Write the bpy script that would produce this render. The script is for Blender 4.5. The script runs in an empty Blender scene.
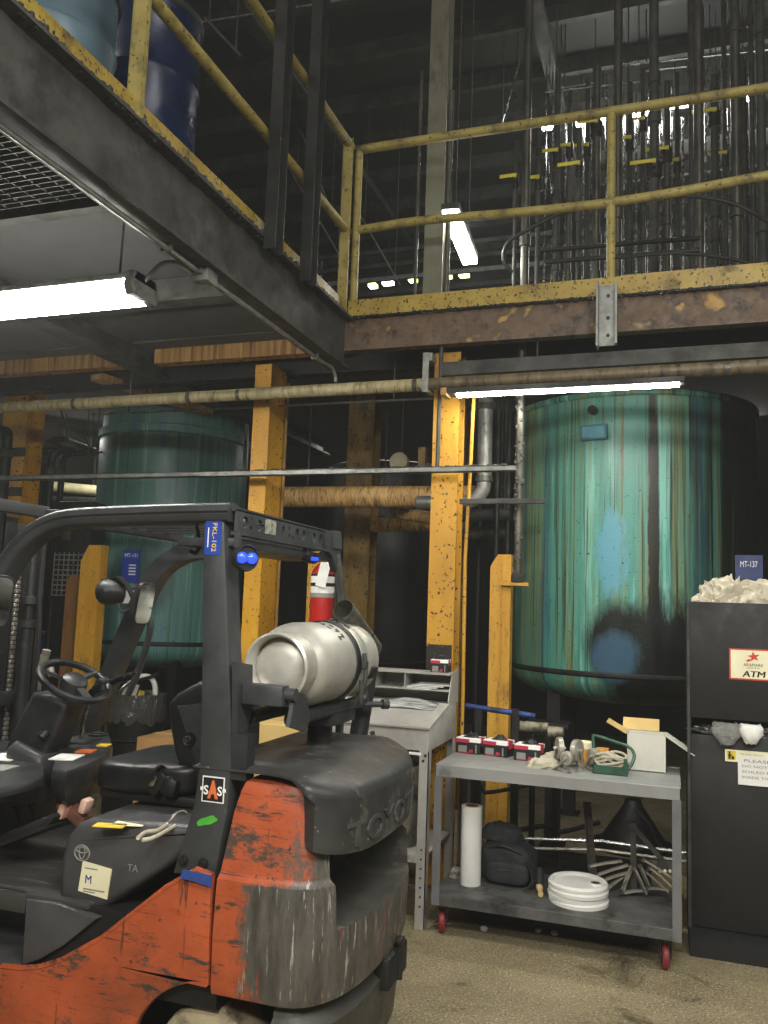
import bpy, bmesh, math, random
from mathutils import Vector, Matrix, noise
random.seed(7)
SC = bpy.context.scene
COL = SC.collection
PI = math.pi
D = bpy.data

# ------------------------------------------------------------------ camera
CAMH, FPX = 1.75, 840.0
YAW, PITCH, ROLL = 0.33104, 0.11253, 0.035725
_cy, _sy = math.cos(YAW), math.sin(YAW)
_f = Vector((-_sy, _cy, 0)); _r = Vector((_cy, _sy, 0)); _u = Vector((0, 0, 1))
_cp, _sp = math.cos(PITCH), math.sin(PITCH)
FWD = _cp * _f + _sp * _u
_u2 = -_sp * _f + _cp * _u
_cr, _sr = math.cos(ROLL), math.sin(ROLL)
RIGHT = _cr * _r + _sr * _u2
UP = -_sr * _r + _cr * _u2
CAM = Vector((0, 0, CAMH))
cd = D.cameras.new('camera'); cam = D.objects.new('camera', cd); COL.objects.link(cam)
m = Matrix((RIGHT, UP, -FWD)).transposed().to_4x4(); m.translation = CAM
cam.matrix_world = m
cd.sensor_fit = 'VERTICAL'; cd.sensor_height = 36.0; cd.lens = FPX * 36.0 / 1024
cd.clip_start = 0.05; cd.clip_end = 100
SC.camera = cam
# sight lines through image pixels: a photo coordinate meets a chosen x
def _ray(px, py): return RIGHT * ((px - 384) / FPX) - UP * ((py - 512) / FPX) + FWD
def PY(px, py, Y): d = _ray(px, py); return CAM + d * (Y / d.y)
def PX(px, py, X): d = _ray(px, py); return CAM + d * (X / d.x)
def PZ(px, py, Z): d = _ray(px, py); return CAM + d * ((Z - CAMH) / d.z)

# ------------------------------------------------------------------ mesh helpers
def BM(): return bmesh.new()
def V(*a): return Vector(a)
def box(bm, c, s, rot=None, bev=0.0, seg=2):
    r = bmesh.ops.create_cube(bm, size=1.0)
    vs = r['verts']
    mt = Matrix.Translation(Vector(c)) @ (rot.to_4x4() if rot else Matrix.Identity(4)) @ Matrix.Diagonal((s[0], s[1], s[2], 1))
    bmesh.ops.transform(bm, matrix=mt, verts=vs)
    if bev > 0:
        es = list({e for v in vs for e in v.link_edges})
        bmesh.ops.bevel(bm, geom=es, offset=bev, segments=seg, affect='EDGES', profile=0.5)
def bx(bm, x0, x1, y0, y1, z0, z1, bev=0.0, seg=2):
    box(bm, ((x0+x1)/2, (y0+y1)/2, (z0+z1)/2), (abs(x1-x0), abs(y1-y0), abs(z1-z0)), None, bev, seg)
def frame_of(d):
    d = d.normalized()
    a = Vector((0, 0, 1)) if abs(d.z) < 0.9 else Vector((1, 0, 0))
    u = d.cross(a).normalized(); v = d.cross(u).normalized()
    return u, v
def ring(bm, c, u, v, r, n):
    return [bm.verts.new(c + u * (r * math.cos(2*PI*i/n)) + v * (r * math.sin(2*PI*i/n))) for i in range(n)]
def bridge(bm, a, b):
    n = len(a)
    for i in range(n):
        try: bm.faces.new((a[i], a[(i+1) % n], b[(i+1) % n], b[i]))
        except ValueError: pass
def cap(bm, a):
    try: bm.faces.new(a)
    except ValueError: pass
def cyl(bm, p0, p1, r0, r1=None, n=16, caps=True):
    p0, p1 = Vector(p0), Vector(p1); r1 = r0 if r1 is None else r1
    u, v = frame_of(p1 - p0)
    a = ring(bm, p0, u, v, r0, n); b = ring(bm, p1, u, v, r1, n)
    bridge(bm, a, b)
    if caps: cap(bm, a); cap(bm, b)
def hollow(bm, p0, p1, r, t, n=24):
    p0, p1 = Vector(p0), Vector(p1); u, v = frame_of(p1 - p0)
    a = ring(bm, p0, u, v, r, n); b = ring(bm, p1, u, v, r, n); c = ring(bm, p1, u, v, r-t, n); d = ring(bm, p0, u, v, r-t, n)
    bridge(bm, a, b); bridge(bm, b, c); bridge(bm, c, d); bridge(bm, d, a)
def smooth_path(pts, k=6):
    pts = [Vector(p) for p in pts]
    if len(pts) < 3: return pts
    out = []
    for i in range(len(pts) - 1):
        p0 = pts[max(i-1, 0)]; p1 = pts[i]; p2 = pts[i+1]; p3 = pts[min(i+2, len(pts)-1)]
        for j in range(k):
            t = j / k
            out.append(0.5 * ((2*p1) + (p2-p0)*t + (2*p0-5*p1+4*p2-p3)*t*t + (-p0+3*p1-3*p2+p3)*t**3))
    out.append(pts[-1]); return out
def tube(bm, pts, r, n=10, caps=True, sq=None):
    """sweep a circle (or a flat rectangle sq=(w,h)) along pts"""
    pts = [Vector(p) for p in pts]; N = len(pts)
    t0 = (pts[1] - pts[0]).normalized()
    u, v = frame_of(t0)
    prev = None; first = None; tp = t0
    for i, p in enumerate(pts):
        t = ((pts[min(i+1, N-1)] - pts[max(i-1, 0)])).normalized()
        q = tp.rotation_difference(t); u = q @ u; v = q @ v; tp = t
        rr = r[i] if isinstance(r, (list, tuple)) else r
        if sq:
            w, h = sq; R = [bm.verts.new(p + u*a + v*b) for a, b in ((-w, -h), (w, -h), (w, h), (-w, h))]
        else: R = ring(bm, p, u, v, rr, n)
        if prev: bridge(bm, prev, R)
        else: first = R
        prev = R
    if caps: cap(bm, first); cap(bm, prev)
def lathe(bm, prof, n=32, c=(0, 0, 0), axis='z', caps=True):
    """prof: (r, h) pairs along the axis"""
    c = Vector(c)
    ax = {'z': (V(1,0,0), V(0,1,0), V(0,0,1)), 'y': (V(0,0,1), V(1,0,0), V(0,1,0)), 'x': (V(0,1,0), V(0,0,1), V(1,0,0))}[axis]
    prev = None; first = None
    for r, h in prof:
        R = ring(bm, c + ax[2]*h, ax[0], ax[1], max(r, 1e-4), n)
        if prev: bridge(bm, prev, R)
        else: first = R
        prev = R
    if caps: cap(bm, first); cap(bm, prev)
def prism(bm, poly, axis, lo, hi, bev=0.0, seg=2):
    """poly in (x,z) for axis y, (y,z) for x, (x,y) for z"""
    f = {'y': lambda a, b, h: (a, h, b), 'x': lambda a, b, h: (h, a, b), 'z': lambda a, b, h: (a, b, h)}[axis]
    A = [bm.verts.new(f(a, b, lo)) for a, b in poly]; B = [bm.verts.new(f(a, b, hi)) for a, b in poly]
    bridge(bm, A, B); fa = bm.faces.new(A); fb = bm.faces.new(B)
    if bev > 0:
        es = list(fa.edges) + list(fb.edges)
        bmesh.ops.recalc_face_normals(bm, faces=bm.faces[:])
        bmesh.ops.bevel(bm, geom=es, offset=bev, segments=seg, affect='EDGES', profile=0.5)
def loft(bm, rings, capa=True, capb=True):
    prev = None; first = None
    for R in rings:
        vs = [bm.verts.new(Vector(p)) for p in R]
        if prev: bridge(bm, prev, vs)
        else: first = vs
        prev = vs
    if capa: cap(bm, first)
    if capb: cap(bm, prev)
def hbeam(bm, x0, x1, y0, y1, z0, z1, t=0.015, web='x'):
    """vertical wide-flange column; web='x': flanges face -y/+y"""
    if web == 'x':
        bx(bm, x0, x1, y0, y0+t, z0, z1); bx(bm, x0, x1, y1-t, y1, z0, z1)
        bx(bm, (x0+x1)/2-t/2, (x0+x1)/2+t/2, y0+t, y1-t, z0, z1)
    else:
        bx(bm, x0, x0+t, y0, y1, z0, z1); bx(bm, x1-t, x1, y0, y1, z0, z1)
        bx(bm, x0+t, x1-t, (y0+y1)/2-t/2, (y0+y1)/2+t/2, z0, z1)
def heap(bm, c, s, seed=0, sub=5, amp=0.35, freq=2.2, flat=True):
    """crumpled cloth / rag heap"""
    r = bmesh.ops.create_icosphere(bm, subdivisions=sub, radius=1.0)
    off = Vector((seed*13.7, seed*5.1, seed*9.3))
    def nz(p, o): return noise.noise(p+off+Vector((o, o*1.7, -o)))
    for v in r['verts']:
        p = v.co.copy()
        w = Vector((nz(p*.9, 5), nz(p*.9, 15), nz(p*.9, 25)))
        q0 = p + w*1.1
        r1 = 1-abs(nz(Vector((q0.x*.8, q0.y*1.5, q0.z*1.1))*freq*.42, 40))*2.2
        r2 = 1-abs(nz(Vector((q0.x*1.5, q0.y*.9, q0.z*1.7))*freq*.75, 60))*2.2
        r3 = 1-abs(nz(q0*freq*1.5, 80))*2.2
        q = p * (1 + amp*(.9*nz(p*.95, 2) + .62*(max(r1, 0)**1.6-.4) + .30*(max(r2, 0)**1.6-.4) + .22*(max(r3, 0)-.5)))
        if flat and q.z < 0: q.z *= 0.12
        v.co = Vector(c) + Vector((q.x*s[0], q.y*s[1], q.z*s[2]))

ROOT_OF = {}
def root(o):
    while o.parent: o = o.parent
    return o
def obj(name, bm, mat, parent=None, smooth=35, loc=None, **kw):
    bmesh.ops.recalc_face_normals(bm, faces=bm.faces[:])
    if parent: o0 = root(parent).location
    else:
        if loc is None:
            xs = [v.co.x for v in bm.verts]; ys = [v.co.y for v in bm.verts]; zs = [v.co.z for v in bm.verts]
            loc = Vector(((min(xs)+max(xs))/2, (min(ys)+max(ys))/2, min(zs)))
        o0 = Vector(loc)
    bmesh.ops.translate(bm, vec=-o0, verts=bm.verts[:])
    me = D.meshes.new(name); bm.to_mesh(me); bm.free()
    if smooth:
        for p in me.polygons: p.use_smooth = True
        try: me.set_sharp_from_angle(angle=math.radians(smooth))
        except Exception: pass
    for mm in (mat if isinstance(mat, (list, tuple)) else [mat]): me.materials.append(mm)
    o = D.objects.new(name, me); COL.objects.link(o)
    if parent: o.parent = parent
    else: o.location = o0
    for k, v in kw.items(): o[k] = v
    return o
def thing(name, label, cat, loc, group=None):
    o = D.objects.new(name, None); COL.objects.link(o); o.location = loc
    o.empty_display_size = 0.1; o['label'] = label; o['category'] = cat
    if group: o['group'] = group
    return o
def tag(o, label, cat, group=None):
    o['label'] = label; o['category'] = cat
    if group: o['group'] = group
    return o
def struct(name, bm, mat, smooth=0):
    return obj(name, bm, mat, None, smooth, kind='structure')
def dup(o, parent=None):
    c = o.copy(); COL.objects.link(c)
    if parent: c.parent = parent
    for ch in list(o.children): dup(ch, c)
    return c
FRONT = Matrix(((1,0,0),(0,0,-1),(0,1,0)))          # reads from -y
REAR = Matrix(((0,0,1),(1,0,0),(0,1,0)))            # reads from +x
def text_bm(s, size, center, rot, ext=0.0008, bold=0.0, sx=1.0, fit=None):
    cu = D.curves.new('txt', 'FONT'); cu.body = s; cu.size = 1.0; cu.extrude = 0.01; cu.offset = bold
    cu.align_x = 'CENTER'; cu.align_y = 'CENTER'; cu.resolution_u = 3
    t = D.objects.new('txt', cu); COL.objects.link(t)
    dg = bpy.context.evaluated_depsgraph_get(); dg.update()
    me = D.meshes.new_from_object(t.evaluated_get(dg))
    bm = bmesh.new(); bm.from_mesh(me)
    D.objects.remove(t); D.curves.remove(cu); D.meshes.remove(me)
    xs = [v.co.x for v in bm.verts]; ys = [v.co.y for v in bm.verts]
    cx, cy = (min(xs)+max(xs))/2, (min(ys)+max(ys))/2
    kx = (fit/(max(xs)-min(xs))) if fit else size*sx
    for v in bm.verts:
        z = ext if v.co.z > 0 else 0.0
        q = Vector(((v.co.x-cx)*kx, (v.co.y-cy)*size, z))
        v.co = rot @ q + Vector(center)
    return bm
def boolean_cut(o, cutter):
    md = o.modifiers.new('b', 'BOOLEAN'); md.operation = 'DIFFERENCE'; md.object = cutter; md.solver = 'EXACT'; md.use_self = True; md.material_mode = 'TRANSFER'
    dg = bpy.context.evaluated_depsgraph_get(); dg.update()
    me = D.meshes.new_from_object(o.evaluated_get(dg))
    o.modifiers.clear(); old = o.data; o.data = me; D.meshes.remove(old)
    D.objects.remove(cutter)
    for p in me.polygons: p.use_smooth = True
    me.set_sharp_from_angle(angle=math.radians(35))

# ------------------------------------------------------------------ materials
def lin(h):
    h = h.lstrip('#'); c = [int(h[i:i+2], 16)/255 for i in (0, 2, 4)]
    return tuple((x/12.92 if x <= 0.04045 else ((x+0.055)/1.055)**2.4) for x in c) + (1.0,)
class NT:
    def __init__(s, name):
        s.m = D.materials.new(name); s.m.use_nodes = True; s.t = s.m.node_tree; s.n = s.t.nodes
        s.b = s.n['Principled BSDF']
    def add(s, ty, **kw):
        n = s.n.new(ty)
        for k, v in kw.items(): setattr(n, k, v)
        return n
    def link(s, a, b): s.t.links.new(a, b)
    def coords(s, scale=(1, 1, 1), src='Object', rot=(0,0,0)):
        tc = s.add('ShaderNodeTexCoord'); mp = s.add('ShaderNodeMapping')
        mp.inputs['Scale'].default_value = scale; mp.inputs['Rotation'].default_value = rot
        s.link(tc.outputs[src], mp.inputs['Vector']); return mp.outputs['Vector']
    def noise(s, vec, scale, detail=5, rough=0.6, dist=0.0):
        n = s.add('ShaderNodeTexNoise'); n.inputs['Scale'].default_value = scale; n.inputs['Detail'].default_value = detail
        n.inputs['Roughness'].default_value = rough; n.inputs['Distortion'].default_value = dist
        s.link(vec, n.inputs['Vector']); return n.outputs['Fac']
    def ramp(s, fac, p0, p1, lo=0.0, hi=1.0):
        r = s.add('ShaderNodeMapRange'); r.clamp = True
        r.inputs['From Min'].default_value = p0; r.inputs['From Max'].default_value = p1
        r.inputs['To Min'].default_value = lo; r.inputs['To Max'].default_value = hi
        s.link(fac, r.inputs['Value']); return r.outputs['Result']
    def mix(s, fac, a, b):
        x = s.add('ShaderNodeMix', data_type='RGBA')
        for v, i in ((a, 6), (b, 7)):
            if isinstance(v, tuple): x.inputs[i].default_value = v
            else: s.link(v, x.inputs[i])
        if isinstance(fac, float): x.inputs[0].default_value = fac
        else: s.link(fac, x.inputs[0])
        return x.outputs[2]
    def math(s, op, a, b=None, c=None):
        x = s.add('ShaderNodeMath', operation=op)
        for i, v in enumerate((a, b, c)):
            if v is None: continue
            if isinstance(v, (int, float)): x.inputs[i].default_value = v
            else: s.link(v, x.inputs[i])
        return x.outputs[0]
    def bump(s, h, strength=0.2, dist=0.01):
        b = s.add('ShaderNodeBump'); b.inputs['Strength'].default_value = strength; b.inputs['Distance'].default_value = dist
        s.link(h, b.inputs['Height']); s.link(b.outputs['Normal'], s.b.inputs['Normal'])
    def col(s, c):
        if isinstance(c, tuple): s.b.inputs['Base Color'].default_value = c
        else: s.link(c, s.b.inputs['Base Color'])
    def set(s, rough=0.5, metal=0.0):
        for k, v in (('Roughness', rough), ('Metallic', metal)):
            if isinstance(v, (int, float)): s.b.inputs[k].default_value = v
            else: s.link(v, s.b.inputs[k])
def M(name, base, rough=0.55, metal=0.0, base2=None, var=6.0, dirt=None, damt=(0.5, 0.68), dscale=4.0, stretch=(1, 1, 1), bump=0.12, bscale=40.0, specks=None, sk=(0.66, 0.72), skscale=60):
    t = NT(name); v = t.coords(stretch)
    b = lin(base); b2 = lin(base2) if base2 else tuple(x*0.75 for x in b[:3]) + (1.0,)
    c = t.mix(t.ramp(t.noise(v, var), 0.35, 0.65), b, b2)
    if dirt: c = t.mix(t.ramp(t.noise(v, dscale, 8, 0.7), *damt), c, lin(dirt))
    if specks:
        v2 = t.coords(); c = t.mix(t.ramp(t.noise(v2, skscale, 2, 0.5), *sk), c, lin(specks))
    t.col(c)
    rn = t.ramp(t.noise(v, var*1.7), 0.3, 0.7, max(rough-0.12, 0.03), min(rough+0.15, 1)); t.set(rn, metal)
    if bump: t.bump(t.noise(t.coords(), bscale, 4, 0.6), bump, 0.004)
    return t.m
def emit(name, color, strength):
    t = NT(name); t.col((0.8, 0.8, 0.8, 1)); t.b.inputs['Emission Color'].default_value = color; t.b.inputs['Emission Strength'].default_value = strength
    return t.m

YEL = M('yellow_paint', '#c9962a', 0.5, 0, '#b07f1c', 5, '#4a3512', (0.58, 0.74), 3.5, (1, 1, 0.35), 0.2, 30, '#2a1d0a', (0.63, 0.68), 42)
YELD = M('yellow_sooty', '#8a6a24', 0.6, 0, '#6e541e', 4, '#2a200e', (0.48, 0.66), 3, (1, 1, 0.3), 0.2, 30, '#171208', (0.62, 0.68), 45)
RAILY = M('yellow_rail', '#a0904c', 0.55, 0, '#86783c', 5, '#3c3418', (0.52, 0.70), 6, (1, 1, 1), 0.2, 50, '#201a0c', (0.64, 0.7), 50)
TOEY = M('yellow_toe', '#a48c3c', 0.5, 0, '#8b742c', 6, '#3d2f12', (0.55, 0.72), 5, (1, 1, 1), 0.2, 50, '#1c150a', (0.60, 0.66), 55)
ORG = M('orange_beam', '#b08a50', 0.65, 0, '#8c6230', 5, '#4a3216', (0.48, 0.64), 4, (5, 5, 0.2), 0.2, 40)
RUST = M('rust_beam', '#64503c', 0.6, 0, '#4a3a2b', 9, '#2a211a', (0.50, 0.64), 12, (1, 1, 1), 0.6, 60, '#a08040', (0.62, 0.72), 9)
SOOT = M('sooty_steel', '#4a4a46', 0.65, 0.3, '#383834', 5, '#232320', (0.45, 0.65), 4, (1, 1, 1), 0.3, 40)
DARK = M('dark_steel', '#2a2a28', 0.5, 0.4, '#1d1d1c', 8, None, bump=0.2)
BLKS = M('black_steel', '#151514', 0.55, 0.2, '#0e0e0d', 8, None, bump=0.2)
PIPED = M('grimy_pipe', '#5c5a4e', 0.4, 0.5, '#3b3a32', 10, '#1c1b17', (0.5, 0.7), 6, (1, 1, 0.4), 0.3, 40)
GALV = M('galvanized', '#8c8d88', 0.45, 0.5, '#6d6e6a', 14, '#3a3a36', (0.55, 0.75), 9, (1, 1, 1), 0.25, 60)
CREAM = M('pipe_cream', '#a59a78', 0.5, 0, '#857852', 7, '#3d3320', (0.52, 0.68), 9, (4, 1, 1), 0.2, 40)
WRAP = M('pipe_wrap', '#c7a468', 0.55, 0, '#9a7440', 9, '#4a3418', (0.50, 0.62), 11, (6, 1, 1), 0.4, 40)
CONC = None
GREYL = M('grey_legs_shaded', '#727375', 0.42, 0.1, '#646567', 5, '#4b4a46', (0.58, 0.74), 5, (1, 1, 1), 0.1, 60)  # darker copy of the cart grey, shade on the legs put into the colour
GREYP = M('grey_paint', '#8d8e8b', 0.42, 0.05, '#80817e', 5, '#4b4a46', (0.58, 0.74), 5, (1, 1, 1), 0.1, 60)
GREYD = M('grey_shelf', '#5d5d5b', 0.5, 0.1, '#454543', 7, '#262522', (0.5, 0.66), 6, (1, 1, 1), 0.15, 60)
DESKG = M('desk_grey', '#a8a6a0', 0.5, 0.05, '#96948d', 5, '#55524a', (0.60, 0.76), 6, (1, 1, 1), 0.1, 60)
FLB = M('fork_black', '#2e3032', 0.42, 0.1, '#252628', 7, '#4a4946', (0.60, 0.72), 7, (1, 1, 1), 0.15, 80)
FLG = M('fork_guard', '#3f4143', 0.45, 0.2, '#343637', 6, '#5a5956', (0.62, 0.76), 9, (1, 1, 1), 0.12, 90)
PLAS = M('fork_plastic', '#48484a', 0.42, 0, '#3b3b3c', 6, '#65635c', (0.60, 0.74), 8, (1, 1, 1), 0.12, 120)
MATB = M('floor_mat', '#3a3836', 0.7, 0, '#2c2b29', 9, '#6a6454', (0.58, 0.70), 14, (0.25, 3, 1), 0.3, 60)
VINYL = M('seat_vinyl', '#191a1c', 0.38, 0, '#131416', 5, '#3a3a3a', (0.66, 0.78), 9, bump=0.2, bscale=150)
RUB = M('rubber', '#1b1b1b', 0.7, 0, '#141414', 8, '#3b3730', (0.6, 0.75), 8, bump=0.3)
TYRE = M('tyre_beige', '#a89c7e', 0.75, 0, '#8a7f64', 5, '#4f4838', (0.55, 0.7), 7, bump=0.4)
CHROME = M('chrome', '#c8c8c6', 0.22, 1.0, '#a8a8a6', 9, '#4a4742', (0.62, 0.78), 9, bump=0.05)
STEELB = M('bright_steel', '#b5b0a4', 0.38, 0.45, '#8a867a', 12, '#3b362e', (0.52, 0.7), 14, bump=0.15)
ALU = M('aluminium_tank', '#c6c4ba', 0.40, 0.45, '#aeaca2', 6, '#6e6753', (0.58, 0.78), 7, (1, 1, 1), 0.06, 40)
WHITE = M('white_plastic', '#dcdcd6', 0.4, 0, '#cfcfc8', 5, '#a09c8e', (0.64, 0.8), 7, bump=0.05)
PAPER = M('paper_cream', '#e8e2c0', 0.7, 0, '#dcd6b4', 6, '#a89e74', (0.66, 0.8), 8, bump=0)
PAPERW = M('paper_white', '#e4e4de', 0.7, 0, '#d6d6d0', 6, None, bump=0)
CARD = M('cardboard', '#b98f5a', 0.8, 0, '#a87f4c', 5, None, bump=0.1)
CARDW = M('carton_white', '#d2d0c4', 0.7, 0, '#c2c0b4', 4, '#918d7c', (0.62, 0.78), 5, bump=0.05)
CARDT = M('carton_tan', '#cfb272', 0.75, 0, '#c0a364', 4, None, bump=0.05)
RAG = M('rag_cloth', '#bdb6a2', 0.9, 0, '#a39c88', 7, '#8a8472', (0.6, 0.75), 5, bump=0.3, bscale=120)
BLACKP = M('black_powder', '#0c0e0e', 0.6, 0.0, '#090a0a', 4, '#3a3c3a', (0.66, 0.8), 6, bump=0.1)
BLUEP = M('blue_paint', '#1e3f8f', 0.4, 0, '#1a357a', 6, '#10182e', (0.6, 0.75), 7, bump=0.1)
SIGNB = M('sign_blue', '#22409c', 0.45, 0, '#1d3888', 6, None, bump=0)
SIGNW = M('sign_white', '#e6e6e2', 0.5, 0, '#dcdcd8', 6, None, bump=0)
REDP = M('red_paint', '#b3221c', 0.35, 0, '#a01d18', 6, None, bump=0.05)
REDW = M('caster_red', '#8f2c30', 0.45, 0, '#742226', 6, '#3b2422', (0.55, 0.7), 10, bump=0.1)
DRUMB = M('drum_blue', '#5c7480', 0.42, 0.1, '#526a78', 3, '#3c4c58', (0.6, 0.8), 4, bump=0.05)
DRUMN = M('drum_navy', '#162448', 0.3, 0.1, '#111c3a', 4, '#0c1228', (0.6, 0.8), 5, bump=0.05)
GREENP = M('green_steel', '#2c5a44', 0.45, 0.1, '#244c3a', 8, '#15261e', (0.55, 0.72), 9, bump=0.15)
ORANGE_T = M('tape_orange', '#d89a3a', 0.6, 0, '#c98a2c', 8, None, bump=0)
PINK = M('glove_red', '#b8304a', 0.5, 0, '#a82840', 8, None, bump=0)
BLK = M('print_black', '#111111', 0.6, 0, '#0d0d0d', 8, None, bump=0)
GREYT = M('print_grey', '#8d8d88', 0.6, 0, '#7d7d78', 8, None, bump=0)
REDT = M('print_red', '#c8402a', 0.6, 0, '#b83824', 8, None, bump=0)
ORGT = M('print_orange', '#d8703a', 0.6, 0, '#cc6430', 8, None, bump=0)
GREENT = M('paint_green', '#4fae3c', 0.5, 0, '#3c9430', 8, None, bump=0)
YELT = M('label_yellow', '#e0c23a', 0.6, 0, '#d2b430', 8, None, bump=0)
VALVEY = M('valve_yellow', '#d8c838', 0.45, 0, '#c4b42c', 8, '#5a5018', (0.6, 0.75), 8, bump=0)
WOODY = M('yellow_post', '#c99a35', 0.6, 0, '#b5831f', 6, '#5a3f14', (0.54, 0.68), 9, (1, 1, 0.25), 0.25, 40, '#2a1d0a', (0.64, 0.7), 55)
WOODB = M('brown_post', '#7d5626', 0.7, 0, '#5f3f1a', 6, '#2c1d0c', (0.54, 0.68), 9, (1, 1, 0.25), 0.25, 40)
GLASSY = M('mirror_glass', '#e0e4e4', 0.03, 1.0, '#e0e4e4', 5, None, bump=0)
CANVAS = M('backpack', '#26282b', 0.8, 0, '#1d1f22', 12, None, bump=0.3, bscale=120)
SKINW = M('wood_handle', '#c9b083', 0.6, 0, '#b89c6c', 8, None, bump=0.1)
def plastic_bag():
    t = NT('clear_bag'); t.col(lin('#b9bab4')); t.set(0.2, 0); t.b.inputs['Alpha'].default_value = 0.38
    t.bump(t.noise(t.coords((1, 1, 0.4)), 30, 5, 0.7, 1.0), 0.9, 0.03); return t.m
BAG = plastic_bag()
def blackbag():
    t = NT('bin_liner'); t.col(lin('#5c5d5a')); t.set(0.18, 0.5)
    t.bump(t.noise(t.coords((1, 1, 0.6)), 13, 3, 0.6, 1.5), 0.7, 0.03); return t.m
LINER = blackbag()
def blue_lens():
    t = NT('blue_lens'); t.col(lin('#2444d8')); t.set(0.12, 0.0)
    t.b.inputs['Emission Color'].default_value = lin('#3b5cff'); t.b.inputs['Emission Strength'].default_value = 0.45; return t.m  # faint glow put into the lens in place of reflected light
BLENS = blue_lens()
LAMP = emit('lamp_tube', (1.0, 0.98, 0.90, 1), 30.0)
LAMPB = emit('lamp_tube_tank', (1.0, 0.97, 0.88, 1), 46.0)
LAMPU = emit('lamp_upper', (1.0, 1.0, 0.95, 1), 34.0)
LAMPF = emit('lamp_far', (1.0, 1.0, 0.92, 1), 40.0)

def concrete():
    t = NT('concrete_floor'); v = t.coords()
    c = t.mix(t.ramp(t.noise(v, 1.6, 8, 0.7), 0.3, 0.7), lin('#8c8062'), lin('#675d44'))
    c = t.mix(t.ramp(t.noise(v, 90, 3, 0.6), 0.52, 0.66), c, lin('#b3a88c'))
    c = t.mix(t.ramp(t.noise(v, 60, 3, 0.7), 0.58, 0.68), c, lin('#322d22'))
    c = t.mix(t.ramp(t.noise(v, 2.6, 6, 0.7, 0.6), 0.56, 0.70), c, lin('#37311f'))
    t.col(c); t.set(t.ramp(t.noise(v, 5, 6), 0.35, 0.65, 0.35, 0.7), 0)
    t.bump(t.noise(v, 70, 4, 0.7), 0.5, 0.006); return t.m
CONC = concrete()
def wallmat(name, a, b):
    t = NT(name); v = t.coords((1, 1, 0.5)); t.col(t.mix(t.ramp(t.noise(v, 1.5, 7, 0.7), 0.35, 0.65), lin(a), lin(b))); t.set(0.7, 0); return t.m
WALL = wallmat('wall_dark', '#29292b', '#1a1a1c')
CEIL = wallmat('ceiling_dark', '#30322d', '#232426')
DECKM = wallmat('deck_underside', '#4c4c4c', '#3c3c3d')

def streak_tank(name, base, cols, dark_ang=None, patches=()):
    """vertical paint runs around an upright tank, in (angle, height)"""
    t = NT(name)
    tc = t.add('ShaderNodeTexCoord'); sp = t.add('ShaderNodeSeparateXYZ'); t.link(tc.outputs['Object'], sp.inputs[0])
    ang = t.math('ARCTAN2', sp.outputs[0], t.math('MULTIPLY', sp.outputs[1], -1.0))   # 0 faces -y, + towards +x
    def vec(ka, kz, o=0.0):
        cb = t.add('ShaderNodeCombineXYZ'); t.link(t.math('MULTIPLY', ang, ka), cb.inputs[0]); t.link(t.math('MULTIPLY', sp.outputs[2], kz), cb.inputs[1]); cb.inputs[2].default_value = o
        return cb.outputs[0]
    c = lin(base)
    for i, (hexc, ka, kz, lo, hi) in enumerate(cols):
        f = t.noise(vec(ka, kz, i*7.3+1), 1.0, 6, 0.65)
        c = t.mix(t.ramp(f, lo, hi), c, lin(hexc))
    for (hexc, a0, z0, ra, rz, nz) in patches:
        da = t.math('DIVIDE', t.math('SUBTRACT', ang, a0), ra); dz = t.math('DIVIDE', t.math('SUBTRACT', sp.outputs[2], z0), rz)
        rr = t.math('ADD', t.math('ADD', t.math('MULTIPLY', da, da), t.math('MULTIPLY', dz, dz)), t.math('MULTIPLY', t.math('SUBTRACT', t.noise(vec(11, 3, 3), 1.0, 8, 0.75), 0.5), nz))
        c = t.mix(t.ramp(rr, 1.35, 0.55), c, lin(hexc))
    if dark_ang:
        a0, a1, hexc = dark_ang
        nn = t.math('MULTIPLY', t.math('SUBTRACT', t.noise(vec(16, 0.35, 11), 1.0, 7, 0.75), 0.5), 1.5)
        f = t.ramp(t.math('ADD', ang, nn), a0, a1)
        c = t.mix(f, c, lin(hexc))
    c = t.mix(t.ramp(t.noise(t.coords(), 45, 3, 0.6), 0.66, 0.72), c, lin('#0f1a16'))
    t.col(c); t.set(t.ramp(t.noise(vec(6, 1.0, 2), 1.0, 5), 0.3, 0.7, 0.28, 0.55), 0.0)
    t.bump(t.noise(t.coords(), 55, 4, 0.7), 0.35, 0.006)
    return t.m
TANK_T = streak_tank('tank_teal', '#4d8f82', [('#37697f', 4.0, 0.25, 0.54, 0.66), ('#7cbcae', 9, 0.6, 0.54, 0.66), ('#74845a', 8, 0.25, 0.48, 0.62), ('#4f5a38', 26, 0.4, 0.54, 0.66), ('#353420', 34, 0.35, 0.56, 0.66), ('#2a2a18', 14, 0.2, 0.58, 0.66), ('#10120c', 11, 0.14, 0.585, 0.66), ('#16170f', 40, 0.5, 0.62, 0.70)],
    (0.34, 0.86, '#0f100c'), [('#221d12', 0.19, 1.3, 0.03, 1.5, 4.0), ('#17160e', 0.22, 0.9, 0.025, 1.4, 2.0), ('#5b98a8', -0.10, 1.05, 0.11, 0.30, 4.6), ('#0d120f', 0.26, 0.12, 0.40, 0.62, 2.2), ('#0e1512', -0.06, 0.40, 0.24, 0.28, 1.2), ('#345468', -0.07, 0.30, 0.17, 0.18, 1.9)])
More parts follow.
